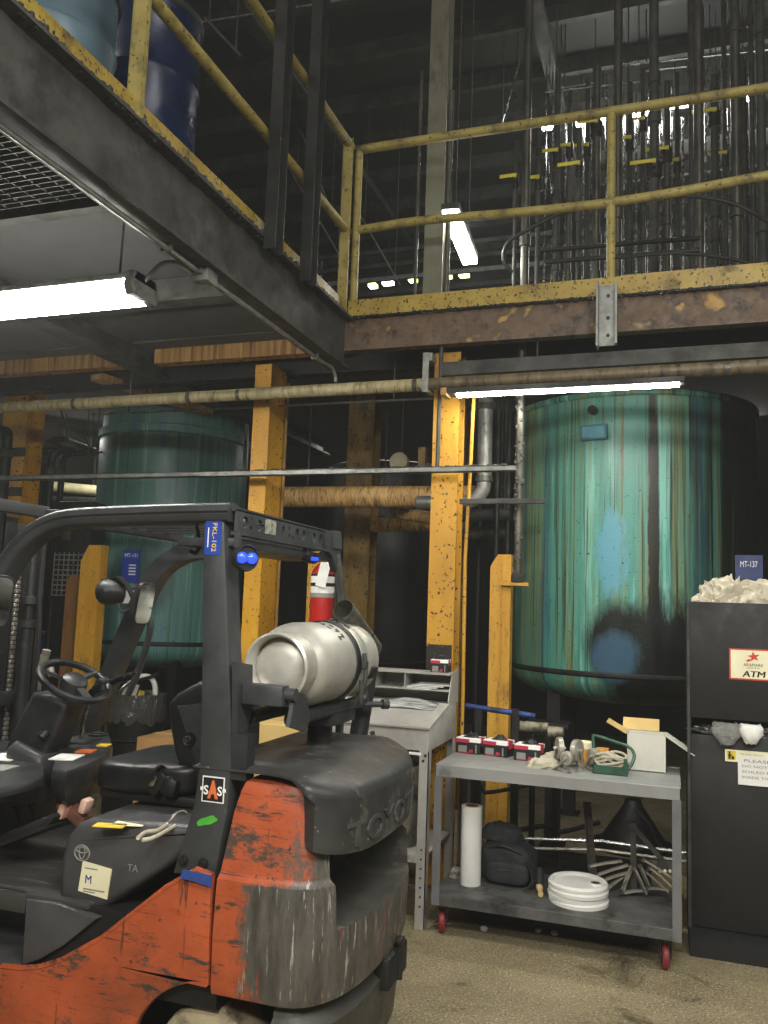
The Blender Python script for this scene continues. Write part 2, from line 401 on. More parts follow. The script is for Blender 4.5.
TANK_L = streak_tank('tank_green', '#527f76', [('#426a6c', 5, 0.3, 0.48, 0.62), ('#7da49c', 12, 0.4, 0.56, 0.66), ('#3f6486', 6, 0.3, 0.58, 0.68), ('#33534e', 18, 0.3, 0.56, 0.66)], None, [('#2f4b4c', 0.25, 0.75, 0.4, 0.35, 1.8)])
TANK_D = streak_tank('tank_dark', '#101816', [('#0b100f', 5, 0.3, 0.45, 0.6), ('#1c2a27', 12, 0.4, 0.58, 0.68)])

def worn_orange(name, rear_worn):
    t = NT(name); v = t.coords()
    c = t.mix(t.ramp(t.noise(v, 4, 6), 0.3, 0.7), lin('#b0532d'), lin('#934322'))
    c = t.mix(t.ramp(t.noise(v, 2.3, 9, 0.75), 0.50, 0.72), c, lin('#6e3a24'))
    c = t.mix(t.ramp(t.noise(t.coords((1.0, 1, 5)), 5, 8, 0.75), 0.57, 0.62), c, lin('#40362f'))
    c = t.mix(t.ramp(t.noise(t.coords((1.2, 1, 2.2), rot=(0, .5, 0)), 2.2, 9, 0.75), 0.56, 0.61), c, lin('#453b33'))
    c = t.mix(t.ramp(t.noise(t.coords((0.35, 1, 14)), 8, 6, 0.8), 0.58, 0.66), c, lin('#46261a'))
    c = t.mix(t.ramp(t.noise(t.coords((9, 9, 0.6)), 5, 5, 0.7), 0.62, 0.68), c, lin('#54301f'))
    c = t.mix(t.ramp(t.noise(v, 26, 4, 0.7), 0.64, 0.70), c, lin('#2e2620'))
    if rear_worn:
        tc = t.add('ShaderNodeTexCoord'); sp = t.add('ShaderNodeSeparateXYZ'); t.link(tc.outputs['Object'], sp.inputs[0])
        x0, zc = rear_worn
        wob = t.math('MULTIPLY', t.math('SUBTRACT', t.noise(t.coords((1, 1, 0.6)), 6, 8, 0.75), 0.5), 0.55)
        lowz = t.ramp(sp.outputs[2], zc + 0.02, zc - 0.02, 0.0, 0.20)
        f = t.ramp(t.math('ADD', t.math('ADD', sp.outputs[0], wob), lowz), x0 - 0.03, x0 + 0.03)
        g = t.mix(t.ramp(t.noise(t.coords((3, 3, 0.5)), 7, 8, 0.75), 0.35, 0.65), lin('#35332f'), lin('#5b5750'))
        g = t.mix(t.ramp(t.noise(t.coords((8, 8, 0.7)), 6, 6, 0.7), 0.57, 0.63), g, lin('#9a968a'))
        g = t.mix(t.ramp(t.noise(t.coords((6, 6, 0.5)), 4, 6, 0.7), 0.58, 0.62), g, lin('#74382a'))
        g = t.mix(t.ramp(t.noise(t.coords((5, 5, 0.6)), 5, 6, 0.7), 0.60, 0.66), g, lin('#383632'))
        cor = t.ramp(t.noise(t.coords((2, 2, 1.2)), 5, 9, 0.75), 0.50, 0.55)
        edge = t.ramp(sp.outputs[0], x0 - 0.16, x0 - 0.04)
        c = t.mix(t.math('MULTIPLY', cor, edge), c, lin('#4b4740'))
        c = t.mix(f, c, g)
    t.col(c); t.set(t.ramp(t.noise(v, 12, 6), 0.3, 0.7, 0.32, 0.6), 0)
    t.bump(t.noise(t.coords((1, 1, 3)), 30, 6, 0.7), 0.25, 0.004); return t.m
ORANGE_S = worn_orange('orange_side', None)
CAPM = M('counter_cap', '#3d3d3c', 0.45, 0.1, '#2d2e2e', 5, '#6f6b61', (0.56, 0.70), 6, (1, 1, 1), 0.2, 70, '#8a877e', (0.68, 0.74), 26)
CWLOW = M('counter_low', '#45443f', 0.5, 0.15, '#35342f', 5, '#6b675c', (0.56, 0.70), 6, (1, 1, 1), 0.2, 70)

# ================================================================== the hall
CZ = 7.2
b = BM(); bx(b, -11, 4, -4, 13, -0.1, 0); struct('floor', b, CONC)
b = BM(); bx(b, -11, 4, -4, 13, CZ+0.25, CZ+0.35); struct('ceiling', b, CEIL)
b = BM(); bx(b, -11, 4, 13, 13.1, 0, CZ+0.35); struct('wall_back', b, WALL)
b = BM(); bx(b, -11.1, -11, -4, 13, 0, CZ+0.35); struct('wall_left', b, WALL)
b = BM(); bx(b, 4, 4.1, -4, 13, 0, CZ+0.35); struct('wall_right', b, WALL)
b = BM(); bx(b, -11, 4, -4.1, -4, 0, CZ+0.35); struct('wall_front', b, WALL)
b = BM()   # roof joists
for y in [1.0, 2.2, 3.4, 4.6, 5.8, 6.6, 7.4, 8.2, 9.0, 9.8, 10.6, 11.4, 12.2]:
    bx(b, -11, 4, y, y+0.06, CZ+0.08, CZ+0.25)
for x in [-9, -6.4, -3.8, -1.2, 1.4]:
    bx(b, x, x+0.12, -4, 13, CZ-0.02, CZ+0.08)
struct('trim_1', b, SOOT)

# ---- mezzanine deck and its girders
XL, YF = -2.11, 5.20            # edges of the L-shaped deck
ZT = 3.72
b = BM(); bx(b, -11, XL-0.02, -4, YF, ZT-0.05, ZT); bx(b, -11, 4, YF+0.03, 13, ZT-0.05, ZT); struct('floor_mezzanine', b, DECKM)
def girder(nm, label, build, mat):
    bm = BM(); build(bm); return tag(obj(nm, bm, mat, None, 0), label, 'beam')
def chan_x(y, x0, x1, z0, z1, fl=0.08, t=0.014):
    def f(bm):
        bx(bm, x0, x1, y, y+t, z0, z1); bx(bm, x0, x1, y, y+fl, z0-t, z0); bx(bm, x0, x1, y, y+fl, z1, z1+t)
    return f
girder('steel_girder', 'rust-brown front girder of the mezzanine under the yellow toe board', chan_x(YF, XL-0.04, 3.9, 3.50, 3.69), RUST)
def lg(bm):
    bx(bm, XL-0.014, XL, -3.9, YF-0.02, 3.36, 3.69)
    bx(bm, XL-0.10, XL+0.045, -3.9, YF-0.02, 3.345, 3.36); bx(bm, XL-0.014, XL+0.06, -3.9, YF-0.02, 3.69, 3.704)
    for y in (-2.5, -1, 0.5, 2.0, 3.4, 4.6): bx(bm, XL-0.09, XL-0.014, y, y+0.012, 3.36, 3.69)
girder('steel_girder', 'sooty grey left girder of the mezzanine running towards the camera', lg, SOOT)
girder('steel_girder', 'orange-stained beam under the left deck, left piece above the green tank', chan_x(5.40, -5.6, -3.98, 3.57, 3.66, 0.1), ORG)
girder('steel_girder', 'orange-stained beam under the left deck, right piece next to the corner', chan_x(5.40, -3.78, -2.25, 3.57, 3.66, 0.1), ORG)
p = PZ(120, 352, 3.5)
girder('deck_joist', 'dark joist under the left deck parting the two orange beams', lambda bm: (bx(bm, -3.97, -3.79, 2.6, 9.0, 3.50, 3.515), bx(bm, -3.90, -3.88, 2.6, 9.0, 3.515, 3.66)), SOOT)
girder('deck_joist', 'dark cross joist under the left deck behind the ceiling lamp', lambda bm: (bx(bm, -9, -2.25, 4.1, 4.22, 3.50, 3.515), bx(bm, -9, -2.25, 4.15, 4.165, 3.515, 3.66)), SOOT)
girder('deck_joist', 'nearer dark cross joist under the left deck beside the mesh panel', lambda bm: (bx(bm, -9, -2.25, 3.05, 3.12, 3.54, 3.555), bx(bm, -9, -2.25, 3.08, 3.09, 3.555, 3.66)), SOOT)
girder('deck_joist', 'slanting rusty brace crossing above the green tank', lambda bm: box(bm, (-4.22, 6.1, 3.5), (0.14, 1.3, 0.05), Matrix.Rotation(math.radians(-12), 3, 'Z')), ORG)
girder('deck_joist', 'dark rear joist under the back deck behind the overhead pipe', lambda bm: (bx(bm, -9, 3.9, 5.6, 5.72, 3.46, 3.475), bx(bm, -9, 3.9, 5.65, 5.665, 3.475, 3.66)), BLKS)
b = BM()
for i in range(34): bx(b, -4.4, -2.3, 1.7+i*0.04, 1.706+i*0.04, 3.575, 3.605)
for i in range(22): bx(b, -4.4+i*0.1, -4.394+i*0.1, 1.7, 3.06, 3.58, 3.60)
tag(obj('steel_grating', b, SOOT, None, 0), 'grey open mesh grating panel under the left deck, upper left', 'grating')

# ---- guardrails
def pipe_rail(bm, p0, p1, r): cyl(bm, p0, p1, r, None, 12)
g = thing('guardrail', 'yellow guardrail along the left edge of the mezzanine', 'railing', (XL, 3.0, ZT))
b = BM(); pipe_rail(b, (XL, -3.8, 4.94), (XL, 5.16, 4.94), 0.03); obj('top_rail', b, RAILY, g)
b = BM(); pipe_rail(b, (XL, -3.8, 4.32), (XL, 5.16, 4.32), 0.03); obj('mid_rail', b, RAILY, g)
for y in (-0.2, 2.78, 5.13):
    b = BM(); bx(b, XL-0.035, XL+0.035, y-0.035, y-0.027, 3.715, 4.97); bx(b, XL-0.035, XL-0.027, y-0.035, y+0.035, 3.715, 4.97); cyl(b, (XL, y, 3.715), (XL, y, 4.96), 0.026); obj('post', b, RAILY, g)
b = BM(); bx(b, XL-0.006, XL+0.006, -3.8, 5.1, 3.715, 3.82); obj('toe_board', b, TOEY, g)
b = BM(); rr = random.Random(3)
y = -0.4
while y < 5.05:
    s = rr.uniform(0.012, 0.028); box(b, (XL+0.03, y, 3.705+rr.uniform(-.006, .012)), (rr.uniform(.03, .05), s, rr.uniform(.02, .05)), None, 0.006, 1); y += s*0.9
obj('grime_crust', b, DARK, g, kind='stuff')
g = thing('guardrail', 'yellow guardrail along the front edge of the mezzanine', 'railing', (-0.3, YF, ZT))
mid = [(XL+0.05, YF, 4.345), (-1.6, YF, 4.36), (-1.05, YF, 4.34), (-0.6, YF, 4.33), (-0.35, YF, 4.33), (0.1, YF, 4.35), (0.6, YF, 4.385), (1.3, YF, 4.40)]
b = BM(); pipe_rail(b, (XL+0.03, YF, 4.94), (1.32, YF, 4.94), 0.031); obj('top_rail', b, RAILY, g)
b = BM(); tube(b, smooth_path(mid, 4), 0.03, 12); obj('mid_rail', b, RAILY, g)
for x in (XL+0.045, -0.35, 1.32):
    b = BM(); cyl(b, (x, YF, 3.715), (x, YF, 4.92), 0.027); obj('post', b, RAILY, g)
b = BM(); bx(b, XL+0.02, -0.42, YF-0.03, YF-0.02, 3.716, 3.83); bx(b, -0.29, 3.9, YF-0.03, YF-0.02, 3.716, 3.835); bx(b, -0.42, -0.29, YF-0.028, YF-0.02, 3.716, 3.83); obj('toe_board', b, TOEY, g)
b = BM(); x = XL+0.05
while x < 1.6:
    s = rr.uniform(0.01, 0.03); box(b, (x, YF-0.03, 3.708+rr.uniform(-.004, .004)), (s, rr.uniform(.01, .02), rr.uniform(.01, .022)), None, 0.003, 1); x += s
obj('grime_crust', b, BLKS, g, kind='stuff')
b = BM(); bx(b, -0.425, -0.305, 5.145, 5.155, 3.385, 3.77); bx(b, -0.425, -0.413, 5.05, 5.155, 3.36, 3.77); bx(b, -0.317, -0.305, 5.10, 5.155, 3.385, 3.77)
o = obj('steel_bracket', b, GALV, None, 0); tag(o, 'grey galvanized channel bracket hanging off the front girder below the rail post', 'bracket')
b = BM()
for z in (3.45, 3.56, 3.7): cyl(b, (-0.36, 5.14, z), (-0.36, 5.146, z), 0.011, None, 10)
obj('bolt_hole', b, BLK, o)

# ---- drums on the left deck
def drum(loc, r, h, mat, label, rib=(0.33, 0.66)):
    t = thing('steel_drum', label, 'drum', loc)
    pr = [(0, 0), (r*0.97, 0), (r, 0.015)]
    for k in rib: pr += [(r, h*k-0.02), (r+0.012, h*k), (r, h*k+0.02)]
    pr += [(r, h-0.015), (r+0.008, h), (r-0.01, h), (r-0.012, h-0.02), (0, h-0.02)]
    bm = BM(); lathe(bm, pr, 40, loc); obj('drum_body', bm, mat, t)
    bm = BM(); lathe(bm, [(r+0.004, h-0.05), (r+0.014, h-0.04), (r+0.014, h-0.02), (r+0.004, h-0.01)], 40, loc, caps=False); obj('rim_band', bm, SOOT, t)
    return t
drum((-2.77, 2.97, ZT), 0.29, 0.9, DRUMB, 'light blue-grey steel drum at the top left corner behind the railing')
t_ = drum((-2.76, 3.68, ZT), 0.29, 1.25, DRUMN, 'dark navy blue steel drum on the left deck behind the railing')
# ---- two hanging channels
for i, (y, lb) in enumerate(((3.90, 'dark steel hanger upright in front of the left railing, nearer of the pair'), (4.36, 'dark steel hanger upright in front of the left railing, farther of the pair'))):
    b = BM(); x = XL+0.085
    bx(b, x-0.035, x+0.035, y-0.05, y-0.042, 3.63, CZ+0.1); bx(b, x-0.035, x+0.035, y+0.042, y+0.05, 3.63, CZ+0.1); bx(b, x-0.004, x+0.004, y-0.042, y+0.042, 3.63, CZ+0.1)
    o = tag(obj('hanger_upright', b, DARK, None, 0), lb, 'steel upright')
# ---- lamp, conduit under left deck
t = thing('strip_light', 'lit fluorescent strip light hanging under the left deck', 'ceiling light', (-3.1, 3.25, 3.22))
b = BM(); prism(b, [(-0.07, 0.075), (-0.09, 0.035), (0.09, 0.035), (0.07, 0.075)], 'x', 0, 1.5); bmesh.ops.translate(b, vec=(-3.85, 3.25, 3.19), verts=b.verts); obj('housing', b, GALV, t)
b = BM(); prism(b, [(-0.095, 0.035), (-0.11, 0.0), (-0.09, -0.032), (-0.05, -0.045), (0.05, -0.045), (0.09, -0.032), (0.11, 0.0), (0.095, 0.035)], 'x', 0.03, 1.46); bmesh.ops.translate(b, vec=(-3.85, 3.25, 3.19), verts=b.verts); obj('lens', b, LAMP, t)
b = BM(); prism(b, [(-0.09, 0.075), (-0.115, 0.0), (-0.09, -0.04), (0.09, -0.04), (0.115, 0.0), (0.09, 0.075)], 'x', 1.46, 1.50); bmesh.ops.translate(b, vec=(-3.85, 3.25, 3.19), verts=b.verts); obj('end_cap', b, GALV, t)
for x in (-3.7, -2.5):
    b = BM(); cyl(b, (x, 3.25, 3.25), (x, 3.25, 3.67), 0.006, None, 6); obj('hanger_rod', b, GALV, t)
t = thing('electrical_conduit', 'thin grey conduit with a junction box along the left girder', 'conduit', (-2.15, 3.4, 3.33))
b = BM(); tube(b, [(-2.15, -1.0, 3.325), (-2.15, 4.9, 3.325)], 0.0125, 8); tube(b, smooth_path([(-2.15, 4.9, 3.325), (-2.13, 5.02, 3.32), (-2.13, 5.09, 3.28), (-2.13, 5.10, 3.24)], 5), 0.011, 8); obj('pipe', b, GALV, t)
b = BM(); bx(b, -2.19, -2.10, 3.38, 3.48, 3.28, 3.35, 0.006); obj('junction_box', b, GALV, t)
b = BM(); tube(b, smooth_path([(-2.36, 3.25, 3.24), (-2.28, 3.27, 3.33), (-2.22, 3.33, 3.345), (-2.17, 3.40, 3.31)], 6), 0.011, 8); obj('cord', b, GALV, t)
for y in (2.0, 3.1, 3.36, 4.78):
    b = BM(); bx(b, -2.175, -2.125, y, y+0.02, 3.31, 3.343); obj('clamp', b, GALV, t)

# ---- upper level: column, lamp, risers
def multi(nm, parts, label, cat, loc, group=None):
    t = thing(nm, label, cat, loc, group)
    for pn, bm, mt in parts: obj(pn, bm, mt, t)
    return t
pb = BM(); hbeam(pb, -1.69, -1.55, 5.60, 5.74, ZT, CZ+0.1, 0.014, 'x')
c1 = BM(); cyl(c1, (-1.755, 5.62, ZT), (-1.755, 5.62, 5.75), 0.014); c2 = BM(); cyl(c2, (-1.52, 5.62, ZT), (-1.52, 5.62, 5.55), 0.02)
multi('steel_column', [('column_shaft', pb, M('col_grey', '#7d7c68', 0.5, 0.2, '#64634f', 5, '#2e2d26', (0.52, 0.7), 4, (1, 1, 0.3), 0.2, 40)), ('conduit', c1, PIPED), ('conduit', c2, PIPED)], 'pale grey steel column with side conduits on the upper deck behind the railing', 'column', (-1.62, 5.67, ZT))
t = thing('strip_light', 'lit strip light hanging on the upper deck beside the grey column', 'ceiling light', (-1.54, 6.05, 4.6))
a, c = PZ(450, 212, 4.6), PZ(470, 262, 4.6); dr = (c-a).normalized(); sd = dr.cross(V(0,0,1)).normalized()
def slab(bm, p, q, w, h, up=V(0,0,1)):
    d_ = (q-p).normalized(); s_ = d_.cross(up).normalized(); u_ = s_.cross(d_)
    loft(bm, [[e + s_*w + u_*h, e - s_*w + u_*h, e - s_*w - u_*h, e + s_*w - u_*h] for e in (p, q)])
b = BM(); slab(b, a, c, 0.055, 0.02); obj('lens', b, LAMPU, t)
b = BM(); slab(b, a+V(0,0,.045), c+V(0,0,.045), 0.065, 0.024); obj('housing', b, SOOT, t)
b = BM(); cyl(b, a+dr*.2+V(0,0,.06), V(a.x, a.y+.2, CZ+.25), .005, None, 6); cyl(b, c-dr*.1+V(0,0,.06), V(c.x, c.y-.1, CZ+.25), .005, None, 6); obj('hanger_rod', b, SOOT, t)

RIS = [ # photo x, top y, plane, radius, valve y (or 0), handle length, material
 (516, 170, 6.3, .016, 178, .12, 1), (528, 75, 6.1, .032, 0, 0, 0), (539, 140, 6.5, .020, 180, .12, 1), (558, 100, 6.7, .026, 154, .13, 1),
 (570, 118, 7.0, .022, 148, .12, 0), (579, 160, 6.4, .018, 166, .16, 1), (588, 105, 7.3, .024, 148, .12, 1), (597, 95, 6.6, .032, 126, .15, 0),
 (618, 85, 6.4, .034, 0, 0, 0), (630, 110, 7.1, .024, 141, .14, 1), (643, 95, 7.4, .024, 122, .13, 0), (654, 40, 6.3, .036, 167, .17, 1),
 (667, 110, 6.9, .026, 152, .17, 0), (677, 100, 7.3, .022, 163, .16, 1), (691, 60, 6.9, .024, 0, 0, 1), (698, 45, 6.2, .036, 0, 0, 0),
 (714, 105, 6.8, .030, 115, .17, 1), (724, 75, 7.4, .022, 156, .14, 1), (735, 60, 6.3, .036, 0, 0, 0), (743, 90, 7.0, .026, 0, 0, 1), (751, 70, 7.3, .022, 0, 0, 0), (760, 60, 6.5, .034, 0, 0, 1)]
ORD = ['first', 'second', 'third', 'fourth', 'fifth', 'sixth', 'seventh', 'eighth', 'ninth', 'tenth', 'eleventh', 'twelfth', 'thirteenth', 'fourteenth', 'fifteenth', 'sixteenth', 'seventeenth', 'eighteenth', 'nineteenth', 'twentieth', 'twenty-first', 'twenty-second']
for i, (px, ty, Y, r, vy, hl, mi) in enumerate(RIS):
    p = PY(px, ty, Y); ztop = min(p.z + 0.25, CZ - 0.03)
    if ty < 90: ztop = CZ + 0.25
    kind = 'thick' if r >= .03 else 'thin'
    lb = f"{kind} grimy upright pipe {'with yellow valve' if vy else 'without valve'}, {ORD[i]} from left behind the front railing"
    t = thing('riser_pipe', lb, 'pipe', (p.x, Y, ZT), 'upright pipes behind the front railing')
    mt = (PIPED, SOOT)[mi]
    b = BM(); cyl(b, (p.x, Y, ZT), (p.x, Y, ztop), r, None, 12); obj('pipe', b, mt, t)
    rr = random.Random(i)
    for k in range(2):
        z = rr.uniform(4.15, ztop-0.3); b = BM(); lathe(b, [(r, -0.05), (r*1.35, -0.045), (r*1.35, 0.045), (r, 0.05)], 12, (p.x, Y, z)); obj('coupling', b, mt, t)
    if vy:
        z = PY(px, vy, Y).z
        b = BM(); lathe(b, [(r*1.2, -0.07), (r*1.7, -0.05), (r*1.5, 0), (r*1.7, 0.05), (r*1.2, 0.07)], 12, (p.x, Y, z-.03)); cyl(b, (p.x, Y-r*2.4, z-.03), (p.x, Y, z-.03), .012, None, 8); obj('valve_body', b, DARK, t)
        b = BM(); bx(b, p.x-hl, p.x+.015, Y-r*2.4-.018, Y-r*2.4-.010, z-.014, z+.014, .002); bx(b, p.x-.012, p.x+.015, Y-r*2.4-.014, Y-r*2.4, z-.016, z+.016); obj('valve_handle', b, VALVEY, t)
for i, px in enumerate((545, 553, 565, 583, 592, 606, 624, 636, 648, 661, 672, 683, 706, 719, 729, 747)):
    Y = 7.55+.16*(i % 4); q = PY(px, 200, Y); zt_ = PY(px, 70+(i*37) % 60, Y).z; o = None
    b = BM(); cyl(b, (q.x, Y, ZT), (q.x, Y, zt_), .009+.003*(i % 2), None, 8)
    o = tag(obj('thin_riser', b, CHROME), f'slim shiny upright conduit behind the grimy pipes, {ORD[i]} from left', 'conduit', 'slim shiny conduits behind the upright pipes')
# headers and frames among the risers
def bar(nm, pts, r, mat, label, cat='pipe', n=10, sq=None, group=None):
    pts = [Vector(p) for p in pts]
    bm = BM(); tube(bm, pts, r, n, sq=sq); o = tag(obj(nm, bm, mat), label, cat, group)
    zmin = min(p.z for p in pts); zmax = max(p.z for p in pts)
    if nm in ('insulated_pipe', 'cross_pipe', 'thin_conduit', 'hanger_strap', 'looped_cable', 'pipe_channel') and zmin > .6:
        top = (3.486 if nm == 'pipe_channel' else 3.675) if zmax < 3.66 else CZ+.25
        for p in (pts[0].lerp(pts[-1], .12), pts[0].lerp(pts[-1], .88)):
            bm = BM(); cyl(bm, p, (p.x, p.y, top), .006, None, 6); obj('hanger_rod', bm, SOOT, o)
    return o
bar('header_pipe', [PY(545, 250, 6.05), PY(700, 238, 6.05)], .018, DARK, 'dark level header pipe low behind the front railing, upper of two')
bar('header_pipe', [PY(545, 262, 6.05), PY(700, 250, 6.05)], .018, DARK, 'dark level header pipe low behind the front railing, lower of two')
bar('curved_hose', smooth_path([PY(512, 272, 5.85), PY(504, 262, 5.85), PY(506, 246, 5.85), PY(520, 234, 5.85), PY(562, 213, 5.85), PY(600, 204, 5.85), PY(650, 197, 5.85), PY(700, 197, 5.85), PY(740, 206, 5.85), PY(785, 232, 5.85)], 6), .014, DARK, 'black bowed hose arching behind the front railing', 'hose')
bar('curved_hose', smooth_path([PY(618, 258, 5.95), PY(660, 254, 5.95), PY(705, 255, 5.95), PY(745, 262, 5.95), PY(775, 272, 5.95)], 6), .012, DARK, 'flat lower black hose behind the front railing', 'hose')
for i, (a, c, Y, lb) in enumerate((((545, 92), (640, 82), 7.2, 'upper thin bright conduit above the risers, left piece'), ((560, 88), (600, 82), 7.6, 'short thin conduit above the risers'), ((622, 66), (770, 50), 7.4, 'thin bright conduit above the risers, right piece'), ((640, 72), (695, 66), 7.7, 'lower short conduit above the risers at right'))):
    bar('thin_conduit', [PY(*a, Y), PY(*c, Y)], .010, CHROME, lb, 'conduit')
for i, (a, c, Y) in enumerate((((520, 60), (500, 130), 7.5), ((548, 75), (562, 130), 7.6), ((655, 60), (645, 110), 7.8), ((711, 50), (703, 95), 7.8), ((723, 55), (715, 90), 7.9), ((752, 55), (742, 110), 7.9), ((545, 130), (552, 200), 7.9), ((514, 90), (530, 145), 7.9))):
    bar('hanger_strap', [PY(*a, Y), PY(*c, Y)], .008, CHROME, f'slim slanting metal hanger strap above the upright pipes, {ORD[i]} of eight', 'strap', group='slim hanger straps above the risers')
for i, (x, y) in enumerate(((548, 125), (581, 121), (603, 120), (640, 111), (675, 103), (685, 102), (746, 96))):
    p = PY(x, y, 8.4)
    t = thing('high_bay_lamp', f'small bright lamp far behind the risers, {ORD[i]} of seven from the left', 'ceiling light', tuple(p), 'small bright lamps behind the risers')
    w = (.06, .05, .09, .11, .05, .07, .06)[i]
    b = BM(); box(b, p, (w*2.0, .08, .08), None, .01); obj('lens', b, LAMPF, t)
    b = BM(); box(b, p+V(0, 0, .045), (w*1.9, .1, .04)); cyl(b, p+V(0,0,.06), (p.x, p.y, CZ+.25), .006, None, 6); obj('housing', b, DARK, t)
for i, (x, y, w) in enumerate(((388, 283, .14), (413, 280, .10), (440, 277, .30), (464, 275, .12), (373, 286, .10))):
    p = PY(x, y, 10.0); t = thing('strip_light', f'tiny yellowish lamp far back behind the corner post, {ORD[i]} of five', 'ceiling light', tuple(p), 'far lamps low behind the corner post')
    b = BM(); box(b, p, (w, .1, .04)); obj('lens', b, emit('lamp_y%d' % i, (0.9, 0.95, 0.25, 1) if i != 0 else (1, 1, .9, 1), 5), t)
    b = BM(); box(b, p+V(0,0,.04), (w*1.05, .12, .03)); cyl(b, p+V(0,0,.05), (p.x, p.y, CZ+.25), .006, None, 6); obj('housing', b, DARK, t)
# pipe cluster seen between hanger and corner post
for i, (x, y0, y1, Y) in enumerate(((307, 215, 262, 7.0), (312, 205, 268, 7.0), (316, 205, 272, 7.2), (268, 190, 225, 6.6))):
    a, c = PY(x, y0, Y), PY(x-3, y1, Y)
    bar('riser_pipe', [V(a.x, Y, a.z), V(a.x, Y, ZT)], .018, CHROME, f'short shiny upright pipe behind the left railing, {ORD[i]} of four', 'pipe', group='shiny pipes behind the left railing')
bar('thin_conduit', [PY(205, 18, 5.0), PY(240, 55, 5.0)], .012, SOOT, 'short dark conduit high up at the top left behind the uprights', 'conduit')
bar('thin_conduit', [PY(150, 30, 6.0), PY(330, 2, 6.0), PY(430, -18, 6.0)], .009, GALV, 'thin pale ceiling conduit crossing at the top', 'conduit')
for i, (a, c) in enumerate((((300, 128), (336, 226), ), ((360, 215), (400, 285)), ((290, 170), (345, 265)))):
    bar('thin_conduit', [PY(*a, 8.5), PY(*c, 8.5)], .010, GALV, f'thin sloping conduit behind the corner post, {ORD[i]} of three', 'conduit', group='sloping conduits behind the corner post')
t = thing('storage_rack', 'dark slatted rack far behind the corner of the railing', 'rack', (-3.0, 9.0, ZT))
for i in range(7):
    b = BM(); z = 4.9+i*.17; bx(b, -4.2, -1.2, 9.0, 9.04, z, z+.05); obj('rail', b, GALV if i in (2, 4) else SOOT, t)
for x in (-4.1, -2.7, -1.3):
    b = BM(); bx(b, x, x+.06, 9.05, 9.11, ZT, 6.0); obj('upright', b, SOOT, t)

# ================================================================== under the mezzanine
# ---- overhead pipe along the girder, in front of the columns
t = thing('overhead_pipe', 'long dirty cream pipe running level under the front girder across the picture', 'pipe', (-2, 5.16, 3.21))
b = BM(); cyl(b, (-8, 5.16, 3.20), (-1.5, 5.16, 3.206), 0.042, None, 20); obj('pipe', b, CREAM, t)
b = BM(); cyl(b, (-1.5, 5.16, 3.206), (3.9, 5.16, 3.21), 0.042, None, 20); obj('pipe', b, M('pipe_brown', '#6b5d42', .5, 0, '#4f4430', 8, '#241d12', (.5, .66), 9, (3, 1, 1), .3, 40), t)
for x in (-4.3, -3.3, -2.9, -1.6, 0.3):
    b = BM(); cyl(b, (x, 5.16, 3.203), (x+0.03, 5.16, 3.203), 0.045, None, 20); obj('band', b, PIPED, t)
b = BM(); bx(b, -1.52, -1.48, 5.09, 5.10, 3.14, 3.40); bx(b, -1.50, -1.47, 5.10, 5.20, 3.14, 3.15); bx(b, -1.50, -1.46, 5.10, 5.20, 3.35, 3.40); obj('hanger', b, GALV, t)
bar('pipe_channel', [V(-1.45, 5.27, 3.33), V(3.9, 5.27, 3.34)], .02, SOOT, 'dark grimy channel directly above the overhead pipe on the right', 'rail', sq=(.03, .045))
bar('thin_conduit', [V(-4.4, 5.5, 3.20), V(-1.5, 5.5, 3.20)], .008, GALV, 'thin conduit between the two yellow columns just under the overhead pipe', 'conduit')
# ---- tank lamp
t = thing('strip_light', 'long lit tube light mounted under the overhead pipe before the stained tank', 'ceiling light', (-.64, 5.16, 3.1))
b = BM(); bx(b, -1.36, 0.08, 5.10, 5.22, 3.128, 3.160, .004); obj('housing', b, SOOT, t)
b = BM(); prism(b, [(5.125, 3.128), (5.13, 3.118), (5.145, 3.112), (5.175, 3.112), (5.19, 3.118), (5.195, 3.128)], 'x', -1.30, 0.05); obj('lens', b, LAMPB, t)
b = BM(); bx(b, -1.40, -1.36, 5.10, 5.22, 3.115, 3.165, .004); obj('end_cap', b, ORG, t)
# ---- level strut
t = thing('strut_rail', 'long perforated dark strut running level across both yellow columns', 'rail', (-2, 5.22, 2.65))
b = BM(); bx(b, -8, -0.92, 5.19, 5.23, 2.628, 2.634); bx(b, -8, -0.92, 5.19, 5.194, 2.628, 2.665); bx(b, -8, -0.92, 5.226, 5.23, 2.628, 2.665); bx(b, -8, -0.92, 5.19, 5.23, 2.661, 2.665); obj('channel', b, GALV, t)
b = BM(); rr = random.Random(5); x = -2.9
while x < -0.95:
    box(b, (x, 5.205+rr.uniform(-.01, .01), 2.668), (rr.uniform(.01, .04), rr.uniform(.01, .03), rr.uniform(.005, .016)), None, .003, 1); x += rr.uniform(.01, .04)
obj('grime_crust', b, SOOT, t, kind='stuff')
bar('strut_rail', [V(-1.30, 5.3, 2.45), V(-0.75, 5.3, 2.45)], .02, SOOT, 'short grimy strut below the long one, right of the yellow column', 'rail', sq=(.02, .016))
